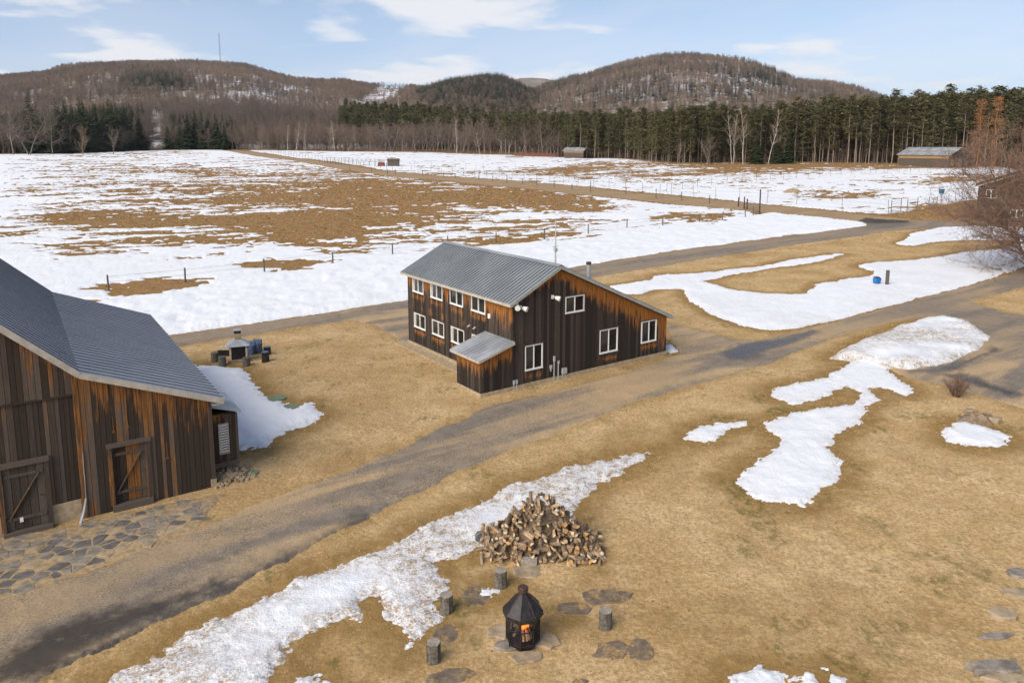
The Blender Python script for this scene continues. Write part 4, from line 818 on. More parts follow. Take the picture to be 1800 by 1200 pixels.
    lx0, lx1, lz0, lz1 = .35, .74, .95, 2.2
    b = clad(MB(), (0, y0), 'x', .03, x1, z0+.22, lambda x: z1-.1*x, [(lx0, lx1, lz0, lz1)], lambda x, z, r: max(0, .9-(z1-z)*1.1) if x < .6 else .1, .12, .18, 0, rng); b.build('annex_cladding', M['barn_wood'], a)
    b = MB(); b.box(.03, x1+.02, y0-.05, y0+.02, z0-.02, z0+.2, amber=.0, rnd=.9); b.box(x1-.08, x1+.02, y0-.04, y0+.02, z0+.2, z1-.1, amber=.1, rnd=.8); b.build('annex_trim', M['barn_wood'], a)
    b = MB(); b.box(x1-.02, x1+.015, y0+.02, y1, z0, z1-.12, amber=.15, rnd=.7); b.build('annex_side', M['barn_wood'], a)
    b = MB(); b.box(.0, x1+.1, y0+.2, y1-.1, -.3, z0-.025); b.build('annex_footing', M['stone2'], a)
    b = MB(); slab(b, [(.0, y0-.15, z1+.42), (x1+.16, y0-.15, z1-.02), (x1+.16, y1+.1, z1-.02), (0, y1+.1, z1+.42)], .05); b.build('annex_roof', M['galv'], a)
    b = MB(); b.box(lx0, lx1, y0+.01, y0+.028, lz0, lz1); lv = b.build('louvre', M['interior'], e)
    b = MB(); f = .05; b.box(lx0, lx0+f, y0-.05, y0, lz0, lz1); b.box(lx1-f, lx1, y0-.05, y0, lz0, lz1); b.box(lx0+f, lx1-f, y0-.05, y0, lz0, lz0+f); b.box(lx0+f, lx1-f, y0-.05, y0, lz1-f, lz1); b.build('louvre_frame', M['trim'], lv)
    for k in range(11):
        z = lz0+.07+k*.105; b = MB(); b.bar((lx0+f, y0-.022, z+.03), (lx1-f, y0-.022, z+.03), .05, .05, (0, -.7, .7)); b.build('slat', M['white'], lv)
barn()

# ------------------------------------------------------------------ flagstones, rubble, lids
def zg(x, y):                            # ground with its small relief, nearest grid row / column
    i = int(np.clip(np.searchsorted(tr, y), 1, NR-1)); j = int(np.clip(np.searchsorted(GX[i], x), 0, NC-1)); return float(ZG[i, j])
def blob(cx, cy, rx, ry, rng, n=9, rot=0., jag=.22):
    P = []
    for k in range(n):
        a = 6.2832*(k+rng.uniform(-.3, .3))/n; r = 1+rng.uniform(-jag, jag); x, y = rx*r*math.cos(a), ry*r*math.sin(a); P.append((cx+x*math.cos(rot)-y*math.sin(rot), cy+x*math.sin(rot)+y*math.cos(rot)))
    return P
def stone_mesh(P, z0, z1, rng, mat, name):
    n = len(P); cx = sum(p[0] for p in P)/n; cy = sum(p[1] for p in P)/n; b = MB(); t = rng.uniform(-.012, .012); u = rng.uniform(-.012, .012)
    ins = lambda p, s: (cx+(p[0]-cx)*s, cy+(p[1]-cy)*s); tz = lambda p: z1+(p[0]-cx)*t+(p[1]-cy)*u
    V = [(*p, z0) for p in P]+[(*p, tz(p)-.02) for p in P]+[(*ins(p, .93), tz(p)+rng.uniform(-.004, .004)) for p in P]
    F = [(i, (i+1) % n, n+(i+1) % n, n+i) for i in range(n)]+[(n+i, n+(i+1) % n, 2*n+(i+1) % n, 2*n+i) for i in range(n)]+[tuple(range(2*n, 3*n))]
    b.add(V, F); return b
def patio():
    rng = random.Random(17); poly = wpoly([(-260,985),(0,945),(90,930),(150,917),(300,884),(392,868),(350,925),(250,968),(130,1012),(0,1056),(-260,1145)])
    s = sdist(poly, GX, GY)+.3*rag
    base = tag(sheet('patio_bed', s, .4, .035, M['sandbed'], .07), kind='structure')
    xs = [p[0] for p in poly]; ys = [p[1] for p in poly]; pts = []; g = .43
    X = np.arange(min(xs), max(xs), g); Y = np.arange(min(ys), max(ys), g)
    sites = np.array([(x+rng.uniform(-.22, .22)+(g/2)*(j % 2), y+rng.uniform(-.2, .2)) for i, x in enumerate(X) for j, y in enumerate(Y)])
    keep = sdist(poly, sites[:, 0], sites[:, 1])
    for k in np.flatnonzero(keep > .18):     # each stone is the Voronoi cell of its site, shrunk by the joint
        c = sites[k]; cell = [Vector((c[0]+dx, c[1]+dy)) for dx, dy in ((-1, -1), (1, -1), (1, 1), (-1, 1))]
        d = np.hypot(*(sites-c).T)
        for m in np.argsort(d)[1:14]:
            mid = Vector((sites[m]+c)/2); nrm = Vector(sites[m]-c).normalized(); mid -= nrm*rng.uniform(.012, .032); out = []
            for a, b2 in zip(cell, cell[1:]+cell[:1]):
                da, db = (a-mid).dot(nrm), (b2-mid).dot(nrm)
                if da <= 0: out.append(a)
                if da*db < 0: out.append(a+(b2-a)*(da/(da-db)))
            cell = out
            if len(cell) < 3: break
        if len(cell) < 3 or rng.random() < .05 or (keep[k] < .3 and rng.random() < .4): continue
        P = [(p.x+rng.uniform(-.03, .03), p.y+rng.uniform(-.03, .03)) for p in cell]
        if sum(px_of(p[0], p[1], 0)[0] for p in P)/len(P) < -60: continue
        r = rng.random(); mt = M['stone'] if r < .5 else M['stone2'] if r < .78 else M['stone3']
        z = zg(*c); stone_mesh(P, z-.05, z+.042+rng.uniform(-.006, .012), rng, mt, 'flagstone').build('flagstone', mt, base)
patio()
def rubble():
    rng = random.Random(19); c = BB+UU*.75+VV*.15; V = []; F = []; b = MB()
    for k in range(230):
        u, v = rng.uniform(-.05, 1.5), rng.uniform(-.35, .95); h = .42*max(0, 1-abs(u-.6)/1.05)*max(0, (v+.4)/.9 if v < .5 else 1); p = BB+UU*u+VV*v; s = rng.uniform(.035, .085)
        P = blob(p.x, p.y, s, s*.8, rng, 6, rng.uniform(0, 3)); z = zg(p.x, p.y)+h*.75; m = stone_mesh(P, z-.12, z+s*.9, rng, None, ''); b.add(m.V, m.F)
    tag(b.build('rubble', M['stone2']), 'loose rubble stones heaped under the louvred annex', kind='stuff')
    for X, Y, rx, ry, mt, lab in ((413, 838, .30, .16, 'stone2', 'pale flat stone lying on the rubble by the annex'), (389, 846, .5, .14, 'stone', 'long flat stone at the foot of the rubble')):
        p = at(X, Y); P = blob(p.x, p.y, rx, ry, rng, 9, .6); o = stone_mesh(P, p.z-.05, p.z+.10, rng, M[mt], '').build('flat_stone', M[mt]); tag(o, lab, 'stone')
rubble()
def lids():
    for X, Y, r, lab in ((487, 701, .46, 'round green septic lid on the brown earth by the snow edge'), (510, 718, .42, 'round green septic lid touched by snow'), (442, 832, .26, 'small green lid next to the rubble')):
        p = at(X, Y); e = empty('septic_lid', (p.x, p.y, zg(p.x, p.y)), 0, lab, 'lid'); b = MB(); b.tube([(0, 0, -.08), (0, 0, .07)], r, 28); b.build('cover', M['lidgreen'], e)
        b = MB(); b.tube([(0, 0, .068), (0, 0, .082)], r*.86, 28); b.build('raised_disc', M['lidgreen'], e)
        for k in range(6): a = k*1.047; b = MB(); b.tube([(r*.93*math.cos(a), r*.93*math.sin(a), .06), (r*.93*math.cos(a), r*.93*math.sin(a), .085)], .018, 6); b.build('bolt', M['grey'], e)
lids()

# ------------------------------------------------------------------ fire pit, stools, firewood
def fire_pit():
    p = at(919, 1128); z = zg(p.x, p.y); e = empty('fire_pit', (p.x, p.y, z), .26, 'black iron lantern-shaped fire pit with a small fire burning', 'fire pit'); e.scale = (.83, .83, .88); n = 8; r = .56
    pt = lambda k, rr, zz: (rr*math.cos(2*math.pi*k/n+.39), rr*math.sin(2*math.pi*k/n+.39), zz)
    b = MB(); b.add([pt(k, r*.80, 0) for k in range(n)]+[pt(k, r*.92, .18) for k in range(n)], [tuple(range(n))[::-1]]+[(k, (k+1) % n, n+(k+1) % n, n+k) for k in range(n)]); b.build('base', M['iron'], e)
    b = MB(); b.tube([(0, 0, .12), (0, 0, .2)], r*.85, 16); b.build('fire_tray', M['iron'], e)
    for k in range(n): b = MB(); b.tube([pt(k, r*.95, .1), pt(k, r*.95, 1.02)], .022, 6); b.build('post', M['iron'], e)
    for zz, nm in ((.2, 'lower_ring'), (.62, 'middle_ring'), (1.0, 'upper_ring')):
        b = MB()
        for k in range(n): b.tube([pt(k, r*.95, zz), pt(k+1, r*.95, zz)], .02, 5)
        b.build(nm, M['iron'], e)
    for k in range(n):                    # wire screen of each side below the middle ring
        b = MB(); a, c = Vector(pt(k, r*.93, .2)), Vector(pt(k+1, r*.93, .2))
        for i in range(1, 14): q = a+(c-a)*i/14; b.tube([q, q+Vector((0, 0, .8))], .0035, 3, False)
        for i in range(1, 20): h = Vector((0, 0, .8*i/20)); b.tube([a+h, c+h], .0035, 3, False)
        b.build('screen', M['iron'], e)
    b = MB(); rp = [(r*1.17, .98), (r*1.15, 1.10), (r*.62, 1.42), (.13, 1.62)]; V = []
    for rr, zz in rp: V += [pt(k, rr, zz) for k in range(n)]
    b.add(V, [(j*n+k, j*n+(k+1) % n, (j+1)*n+(k+1) % n, (j+1)*n+k) for j in range(3) for k in range(n)]+[tuple(range(3*n, 4*n))]); b.build('hood', M['iron'], e)
    b = MB()
    for k in range(n): b.tube([pt(k, r*1.155, 1.105), pt(k, r*.625, 1.425), pt(k, .13, 1.62)], .013, 5)
    b.build('hood_seams', M['rust'], e)
    b = MB(); b.tube([(0, 0, 1.58), (0, 0, 1.72)], .12, 14); b.tube([(0, 0, 1.71), (0, 0, 1.80), (0, 0, 1.84)], [.17, .17, .12], 14); b.build('chimney_cap', M['rust'], e)
    rng = random.Random(4)
    for k in range(12):
        a = rng.uniform(0, 6.28); q = Vector((.24*math.cos(a), .24*math.sin(a), .2)); o = tag(MB().tube([q+Vector((p.x, p.y, z)), Vector((p.x+rng.uniform(-.07, .07), p.y+rng.uniform(-.07, .07), z+.72+rng.uniform(-.1, .1)))], [.04, .03], 6).build('burning_log', M['log_bark' if k % 2 else 'log_split']), 'charred log propped in the burning fire pit', 'log', 'logs burning in the fire pit')
    V = []; F = []; b = MB()
    for k in range(11):
        a = rng.uniform(0, 6.28); rr = rng.uniform(0, .15); x, y = rr*math.cos(a)-.03, rr*math.sin(a)-.22; h = rng.uniform(.16, .34); z0 = rng.uniform(.60, .72)
        b.tube([(x, y, z0), (x+rng.uniform(-.03, .03), y, z0+h*.4), (x+rng.uniform(-.05, .05), y+rng.uniform(-.05, .05), z0+h)], [.035, .05, .002], 5, False)
    b.build('flame', M['flame'], e)
fire_pit()
def stools():
    for i, (X, Y, lab) in enumerate(((880, 1029, 'log stool upright on the grass nearest the firewood heap'), (785, 1074, 'log stool beside the snow edge left of the fire pit'), (1064, 1100, 'log stool standing alone right of the fire pit'), (762, 1160, 'log stool in the bottom foreground left of the fire pit'))):
        p = at(X, Y); e = empty('log_stool', (p.x, p.y, zg(p.x, p.y)), i, lab, 'stool', 'log stools round the fire pit'); r = .185; h = .52; rng = random.Random(i); b = MB(); n = 18; V = []
        rr = [r*(1+rng.uniform(-.06, .06)) for _ in range(n)]
        for zz, s in ((-.05, 1.04), (.1, 1.0), (h*.6, .97), (h-.02, .98), (h, .95)): V += [(rr[k]*s*math.cos(6.2832*k/n), rr[k]*s*math.sin(6.2832*k/n), zz) for k in range(n)]
        b.add(V, [(j*n+k, j*n+(k+1) % n, (j+1)*n+(k+1) % n, (j+1)*n+k) for j in range(4) for k in range(n)]); b.build('bark', M['stump'], e)
        b = MB(); b.add([(rr[k]*.952*math.cos(6.2832*k/n), rr[k]*.952*math.sin(6.2832*k/n), h-.004) for k in range(n)], [tuple(range(n))]); b.build('cut_top', M['stumptop'], e)
stools()
def ground_stones():
    rng = random.Random(23)
    for X, Y, rx, ry, mt, hgt, lab in ((1062, 1046, .75, .42, 'slabdark', .05, 'dark sunken slab between the stool and the lawn right of the fire'), (1010, 1068, .55, .35, 'slabdark', .04, 'dark sunken slab right behind the fire pit'), (1066, 1140, .62, .34, 'slabdark', .05, 'brown sunken slab in the grass right of the fire pit'), (1127, 1141, .40, .44, 'slabdark', .06, 'rightmost dark sunken slab near the fire pit'),
        (930, 1000, .55, .5, 'stone2', .03, 'tan slab in the path between the fire pit and firewood'), (836, 1046, .45, .5, 'slabdark', .04, 'dark slab under the small snow clump'), (785, 1112, .4, .4, 'slabdark', .04, 'dark slab at the snow tip left of the fire pit'), (792, 1190, .7, .3, 'slabdark', .05, 'dark slab cut by the bottom edge'), (880, 1112, .40, .3, 'stone2', .09, 'pale flat stone at the left foot of the fire pit'), (893, 1134, .36, .2, 'stone', .07, 'grey flat stone in front left of the fire pit'),
        (925, 1156, .42, .22, 'stone2', .06, 'tan flat stone right in front of the fire pit'), (962, 1128, .34, .3, 'stone2', .07, 'tan flat stone at the right foot of the fire pit'), (1020, 1196, .2, .1, 'slabdark', .06, 'small dark stone at the bottom edge'),
        (1790, 1008, .35, .28, 'stone', .10, 'uppermost of the grey slabs at the right edge'), (1790, 1045, .42, .26, 'stone2', .10, 'tan slab below the uppermost one at the right edge'), (1765, 1083, .48, .30, 'stone2', .14, 'long tan boulder at the lower right edge'), (1752, 1118, .50, .12, 'stone', .07, 'narrow grey slab below the long boulder'), (1748, 1178, .62, .26, 'stone', .22, 'large layered grey rock in the bottom right corner'), (1770, 1196, .55, .2, 'stone2', .14, 'lower ledge of rock in the bottom right corner')):
        p = at(X, Y); P = blob(p.x, p.y, rx, ry, rng, 12 if hgt > .04 else 11, .1, .2 if hgt < .1 else .28); z = zg(p.x, p.y); o = stone_mesh(P, z-.1, z+(hgt*.5 if mt == 'slabdark' else hgt), rng, M[mt], '').build('flat_stone', M[mt]); tag(o, lab, 'stone')
    p = at(930, 989); o = stone_mesh([(p.x-.26, p.y-.1), (p.x+.24, p.y-.13), (p.x+.28, p.y+.06), (p.x-.22, p.y+.12)], p.z-.05, p.z+.17, rng, M['white'], '').build('pale_block', M['stumptop']); tag(o, 'pale squared block lying before the firewood heap', 'block')
    # leaf-littered mound with a stump, right of the lawn
    p = at(1718, 738); b = MB(); P = blob(p.x, p.y, 1.1, .6, rng, 14); V = [(*q, p.z-.05) for q in P]+[(p.x+(x-p.x)*.55, p.y+(y-p.y)*.55, p.z+.28+rng.uniform(-.05, .05)) for x, y in P]+[(p.x, p.y, p.z+.38)]; n = 14
    b.add(V, [(i, (i+1) % n, n+(i+1) % n, n+i) for i in range(n)]+[(n+i, n+(i+1) % n, 2*n) for i in range(n)]); o = b.build('leaf_mound', M['slabdark']); tag(o, 'dark earth mound with dead leaves beside the small snow patch', 'mound')
    for X, Y, r, lab in ((1706, 728, .22, 'grey rock at the left of the dark mound'), (1748, 742, .2, 'pale rock at the right of the dark mound')):
        q = at(X, Y); m = stone_mesh(blob(q.x, q.y, r*1.4, r, rng, 8), q.z-.05, q.z+.24, rng, None, ''); tag(m.build('rock', M['stone2']), lab, 'rock')
ground_stones()
def log_mesh(kind, k):
    rng = random.Random(100+k); L = rng.uniform(.36, .46); b = MB(); e = MB()
    if kind == 0: R_ = rng.uniform(.055, .105); P = [(R_*math.cos(t)*rng.uniform(.92, 1.05), R_*math.sin(t)*rng.uniform(.92, 1.05)) for t in np.linspace(0, 6.2832, 9, False)]
    elif kind == 1: R_ = rng.uniform(.09, .14); P = [(0, 0)]+[(R_*math.cos(t), R_*math.sin(t)) for t in np.linspace(.2, 1.9, 5)]
    else: R_ = rng.uniform(.08, .12); P = [(R_*math.cos(t), R_*math.sin(t)*.8) for t in np.linspace(0, math.pi, 6)]
    cx = sum(p[0] for p in P)/len(P); cy = sum(p[1] for p in P)/len(P); P = [(x-cx, y-cy) for x, y in P]; n = len(P)
    V = [(-L/2, x, y) for x, y in P]+[(L/2, x*.95, y*.95) for x, y in P]; F = [tuple(range(n))[::-1], tuple(range(n, 2*n))]+[(i, (i+1) % n, n+(i+1) % n, n+i) for i in range(n)]
    F[0], F[1] = F[0][::-1], F[1][::-1]; F[2:] = [f[::-1] for f in F[2:]]
    return V, F, n
def firewood():
    rng = random.Random(31); c = at(950, 958); ms = []
    for k in range(18):
        kind = k % 3; V, F, n = log_mesh(kind, k); side = ['log_bark', 'log_split', 'log_grey', 'log_pale', 'log_grey', 'log_split'][k % 6]; end = ['log_end', 'log_pale', 'log_split', 'log_grey'][k % 4]
        mats = [M['log_bark'], M[side if kind else 'log_bark'], M[end]]; mi = [2, 2]+[0]*n
        if kind == 1: mi = [2, 2]+[1]+[0]*(n-2)+[1]
        if kind == 2: mi = [2, 2]+[0]*(n-1)+[1]
        if kind == 0 and k % 2: mats[0] = M['log_grey']
        ms.append(mesh('log', V, F, mats, False, None, mi))
    # heap shape: height over the ground plan, ridge near the middle
    def hh(x, y): a = max(0, 1-abs(x)/2.0); return 1.78*a**1.0*max(0, 1-max(0, -y+.25)/1.15)*max(0, 1-max(0, y-.25)/.95)
    core = MB(); g = 22; V = []
    for i in range(g+1):
        for j in range(g+1): x, y = -2.1+4.2*i/g, -1.05+2.3*j/g; V.append((c.x+x, c.y+y, c.z-.04+max(0, hh(x, y)-.16)*.95+rng.uniform(-.03, .03)))
    core.add(V, [(i*(g+1)+j, (i+1)*(g+1)+j, (i+1)*(g+1)+j+1, i*(g+1)+j+1) for i in range(g) for j in range(g)]); tag(core.build('heap_core', M['log_bark']), 'bark, chips and inner logs filling the firewood heap', kind='stuff')
    for k in range(300):
        while True:
            x = rng.uniform(-2.05, 2.05); y = rng.uniform(-.95, .75) if rng.random() < .85 else rng.uniform(-.95, 1.1); h = hh(x, y)
            if h > .02 or (abs(x) < 1.9 and -.98 < y < -.8): break
        top = x*x < .16 and h > 1.35
        if rng.random() < .72: a = -math.pi/2+rng.gauss(0, .33); pitch = rng.uniform(-.35, .2)
        else: a = rng.uniform(0, 6.28); pitch = rng.uniform(-.4, .6)
        if top: pitch = rng.uniform(.2, 1.2)
        if x < -1.6: pitch = rng.uniform(.3, .9)
        o = bpy.data.objects.new('firewood_log', ms[rng.randrange(18)]); link(o); s = rng.uniform(.72, 1.25) if h < 1.2 else rng.uniform(.6, .95)
        o.location = (c.x+x, c.y+y, c.z+max(.05, h-.03)+rng.uniform(-.04, .05)); o.rotation_euler = (rng.uniform(0, 6.28), pitch, a); o.scale = (s*1.32, s*.84, s*.84)
        tag(o, 'piece of split firewood in the big heap behind the fire pit', 'log', 'firewood in the heap')
    q = at(852, 950); e = empty('metal_bucket', (q.x, q.y, q.z+.1), .3, 'grey metal bucket tipped at the left foot of the firewood heap', 'bucket'); e.rotation_euler = (.5, -.9, .3)
    b = MB(); b.tube([(0, 0, 0), (0, 0, .32)], [.13, .18], 14, False); b.tube([(0, 0, 0), (0, 0, .01)], .13, 14); b.build('pail', M['galv'], e); b = MB(); b.tube([(.18*math.cos(t), 0, .32+.17*math.sin(t)) for t in np.linspace(0, math.pi, 9)], .008, 5); b.build('handle', M['grey'], e)
    for i, (X, Y, a, lab) in enumerate(((868, 970, .2, 'pale split stick lying on the ground before the heap'), (880, 976, .9, 'thin stick crossing the pale one before the heap'), (1012, 988, 1.2, 'dark log end lying at the front right foot of the heap'))):
        q = at(X, Y); o = bpy.data.objects.new('loose_stick', ms[(4, 10, 3)[i]]); link(o); o.location = (q.x, q.y, zg(q.x, q.y)+.05); o.rotation_euler = (0, 0, a); o.scale = (1, .5, .5) if i < 2 else (1, 1, 1); tag(o, lab, 'stick')
firewood()

# ------------------------------------------------------------------ outdoor oven corner behind the barn
def oven_corner():
    p = at(420, 634); e = empty('outdoor_oven', (p.x, p.y, zg(p.x, p.y)), .35, 'outdoor stone oven with pale hood and chimney beyond the barn', 'oven'); rng = random.Random(41)
    b = MB(); b.box(-.62, .62, -.5, .5, -.1, .12); b.build('plinth', M['stone2'], e)
    for x in (-.46, .46):
        for y in (-.38, .38): b = MB(); b.box(x-.05, x+.05, y-.05, y+.05, .12, .98); b.build('post', M['log_pale'], e)
    b = MB(); b.box(-.4, .4, -.28, .34, .12, .9); b.build('firebox', M['iron'], e)
    b = MB(); q = [(-.68, -.58), (.68, -.58), (.68, .58), (-.68, .58)]; t = [(-.2, -.2), (.2, -.2), (.2, .2), (-.2, .2)]; b.add([(x, y, .98) for x, y in q]+[(x, y, 1.32) for x, y in t], [(3, 2, 1, 0), (4, 5, 6, 7)]+[(i, (i+1) % 4, 4+(i+1) % 4, 4+i) for i in range(4)]); b.build('hood', M['galv'], e)
    b = MB(); b.box(-.17, .17, -.17, .17, 1.32, 1.72); b.build('chimney', M['stone2'], e); b = MB(); b.box(-.2, .2, -.2, .2, 1.72, 1.86); b.build('chimney_band', M['iron'], e); b = MB(); b.box(-.23, .23, -.23, .23, 1.86, 1.92); b.build('chimney_cap', M['galv'], e)
    for X, Y, h, lab in ((378, 636, .55, 'leftmost dark stump by the outdoor oven'), (391, 643, .55, 'dark stump second from left by the outdoor oven'), (433, 643, .5, 'dark stump in front of the outdoor oven'), (467, 636, .6, 'front dark stump of the pair right of the oven'), (470, 622, .5, 'rear dark stump of the pair right of the oven')):
        q = at(X, Y); s = empty('stump_seat', (q.x, q.y, zg(q.x, q.y)), 0, lab, 'stump', 'stumps round the outdoor oven'); b = MB(); b.tube([(0, 0, -.05), (0, 0, h*.5), (0, 0, h)], [.24, .22, .22], 12, False); b.build('bark', M['iron' if X > 460 else 'stump'], s); b = MB(); b.tube([(0, 0, h-.03), (0, 0, h)], .215, 12); b.build('cut_top', M['bluegrey' if X > 460 else 'stump'], s)
    for X, Y, lab in ((439, 622, 'faded blue tub chair nearest the oven'), (450, 619, 'faded blue tub chair farther from the oven')):
        q = at(X, Y); s = empty('tub_chair', (q.x, q.y, zg(q.x, q.y)), rng.uniform(-.4, .4), lab, 'chair', 'blue tub chairs by the oven'); b = MB(); b.box(-.26, .26, -.26, .26, .0, .38); b.build('seat', M['bluegrey'], s); b = MB(); b.box(-.28, .28, .2, .3, .0, .78); b.build('backrest', M['bluegrey'], s)
        for x in (-.3, .24): b = MB(); b.box(x, x+.06, -.26, .2, 0, .56); b.build('armrest', M['bluegrey'], s)
    for k in range(34):
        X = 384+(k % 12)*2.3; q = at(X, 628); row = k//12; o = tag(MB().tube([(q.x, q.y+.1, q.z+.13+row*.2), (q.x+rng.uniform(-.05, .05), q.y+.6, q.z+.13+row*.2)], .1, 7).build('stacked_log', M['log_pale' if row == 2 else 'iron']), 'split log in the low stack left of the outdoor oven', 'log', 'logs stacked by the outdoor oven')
oven_corner()

# ------------------------------------------------------------------ shrub, big tree, pump, far buildings, fences
def shrub():
    p = at(1681, 697); e = empty('bare_shrub', (p.x, p.y, zg(p.x, p.y)), 0, 'round leafless reddish shrub at the edge of the parking', 'shrub'); rng = np.random.default_rng(5); T = TM(); C = TM()
    for k in range(46):
        a = rng.uniform(0, 6.28); l = rng.uniform(.0, .55); top = np.array([math.cos(a)*l*1.5, math.sin(a)*l*1.5, rng.uniform(.7, 1.15)*(1-.3*l)]); b0 = np.array([math.cos(a)*.12, math.sin(a)*.12, -.05]); T.tube(b0, top*.55+b0*.4, .014, .009, 4); T.tube(top*.55+b0*.4, top, .009, .004, 3)
        for _ in range(22): t = rng.uniform(.25, 1); q = b0+(top-b0)*t; d = (top-b0)*.25+rng.normal(size=3)*.16; C.spike(q, q+d, .007, rng.random())
    link(bpy.data.objects.new('stems', T.mesh('shrub_stems', M['redtwig'])), e); link(bpy.data.objects.new('twigs', C.mesh('shrub_twigs', M['redtwig'])), e)
shrub()
def big_tree():
    p = at(1820, 478); T, C = gen_bare(77, 17.5, .58, 60000, .013, 8, .06, .46, .5, .013, .15, .6, 19)
    e = empty('bare_maple', (p.x, p.y, float(zt(p.x, p.y))), 2.2, 'big bare spreading tree with reddish twigs at the right edge', 'tree')
    link(bpy.data.objects.new('trunk', T.mesh('bare_maple_trunk', M['bark'])), e); link(bpy.data.objects.new('crown', C.mesh('bare_maple_crown', M['redtwig'])), e)
big_tree()
def pump():
    p = at(1541, 500); e = empty('water_pump', (p.x, p.y, zg(p.x, p.y)+.15), .5, 'small blue pump unit sitting in the snow beside a post', 'pump'); e.scale = (.72, .72, .72); b = MB(); b.tube([(-.45, 0, .42), (.45, 0, .42)], .32, 14); b.build('tank', M['blue'], e); b = MB(); b.box(-.4, .3, -.3, .3, 0, .3); b.build('housing', M['blue'], e)
    b = MB(); b.tube([(.45, 0, .42), (.6, 0, .42)], .18, 10); b.build('outlet', M['iron'], e); b = MB(); b.box(-.5, .2, -.22, .22, .72, .82); b.build('lid', M['rust'], e)
    p = at(1559, 502); b = MB(); b.box(-.12, .12, -.12, .12, -.2, 1.45); b.prism([(-.12, -.12), (.12, -.12), (.12, .12), (-.12, .12)], 1.45, 1.47); o = b.build('wooden_post', M['post']); o.location = (p.x, p.y, zg(p.x, p.y)); tag(o, 'short square wooden post in the snow right of the blue pump', 'post')
pump()
def gabled(name, loc, rz, w, d, he, hr, label, cat, wallm, upper, roofm, skew=.5, ov=.5, openings=(), snowrake=False):
    """building with ridge along x, eaves at y = 0 and d"""
    e = empty(name, loc, rz, label, cat); yr = d*skew; b = MB(); P = [(0, -.5), (d, -.5), (d, he), (yr, hr), (0, he)]
    V = [(0, y, z) for y, z in P]+[(w, y, z) for y, z in P]; b.add(V, [(0, 4, 3, 2, 1), (5, 6, 7, 8, 9)]+[(i, (i+1) % 5, 5+(i+1) % 5, 5+i) for i in range(5)]); b.build('wall', M[wallm], e)
    for k in range(int(w/.3)):
        x = k*.3; b = MB() if k == 0 else b; b.box(x+.01, x+.28, -.03, -.002, -.3, he*(.68 if upper else 1)-.0)
    b.build('front_boards', M[wallm], e)
    if upper: b = MB(); [b.box(k*.3+.01, k*.3+.28, -.055, -.002, he*.685, he-.05) for k in range(int(w/.3))]; b.build('upper_boards', M[upper], e)
    for nm, a, c in (('roof_front', (-ov, he-ov*(hr-he)/yr), (yr, hr)), ('roof_back', (yr, hr), (d+ov, he-ov*(hr-he)/(d-yr)))):
        b = MB(); slab(b, [(-ov, a[0], a[1]+.16), (w+ov, a[0], a[1]+.16), (w+ov, c[0], c[1]+.16), (-ov, c[0], c[1]+.16)], .14); r = b.build(nm, M[roofm], e); b = MB(); ribs(b, (-ov, a[0], a[1]+.17), (-ov, c[0], c[1]+.17), (w+2*ov, 0, 0), int(w/.6), .05, .04, (0, -1, 2)); b.build('roof_seams', M[roofm], r)
    for x0, x1, y, z0, z1, side, mt, nm in openings:
        b = MB()
        if side == 'front': b.box(x0, x1, -.09, -.03, z0, z1)
        elif side == 'right': b.box(w+.004, w+.07, x0, x1, z0, z1)
        else: b.box(-.07, -.004, x0, x1, z0, z1)
        b.build(nm, M[mt], e)
    return e
p = at(1572, 291); q = at(1642, 293)
rz = -1.0; gabled('field_barn', (p.x, p.y-3, p.z), rz, 19, 17, 4.4, 7.0, 'long grey-roofed field barn before the pines at right', 'barn', 'shedwood', 'shedtan', 'galv', .45, .7,
    ((2.0, 4.2, 0, 2.9, 4.3, 'right', 'interior', 'hay_door'), (1.2, 3.0, 0, 0, 2.5, 'right', 'shedtan', 'board_door'), (6.5, 9.4, 0, 0, 2.8, 'right', 'stumptop', 'sliding_door')))
p = at(990, 276); gabled('animal_shelter', (p.x, p.y-4, p.z), -.5, 10.5, 7, 3.2, 4.6, 'small open field shelter with pale roof at the forest edge', 'shed', 'shedwood', 'shedtan', 'galv', .5, .6, ((1.0, 5.0, 0, 0, 2.4, 'right', 'interior', 'opening'),))
p = at(1873, 398); e = gabled('brown_house', (p.x, p.y, p.z), 1.0, 11, 12, 5.9, 8.2, 'dark brown house half hidden behind the big bare tree', 'house', 'brown', None, 'brown', .5, .5)
for y0, z0, w_, h_ in ((9.4, 4.0, 1.5, 1.4), (5.6, 1.0, 1.8, 1.3), (3.0, 4.0, 1.5, 1.4)):
    b = MB(); b.box(-.10, -.01, y0, y0+w_, z0, z0+h_); o = b.build('window', M['white'], e)
    for k in range(2): b = MB(); b.box(-.115, -.102, y0+.1+k*w_/2, y0+w_/2-.05+k*(w_/2-.05), z0+.1, z0+h_-.1); b.build('pane', M['glass'], o)
for (ya, za), (yb, zb) in (((-.5, 5.72), (6, 8.2)), ((6, 8.2), (12.5, 5.72))): MB().bar((-.52, ya, za+.1), (-.52, yb, zb+.1), .04, .2, (0, -(zb-za)/(yb-ya), 1)).build('rake_trim', M['trim'], e)
POSTS = {}
def post_mesh(h, r, mat):
    k = (round(h, 1), round(r, 3), mat)
    if k not in POSTS: b = MB(); b.tube([(0, 0, -.3), (0, 0, h*.6), (0, 0, h)], [r, r*.97, r*.9], 7); POSTS[k] = b.mesh('post', M[mat])
    return POSTS[k]
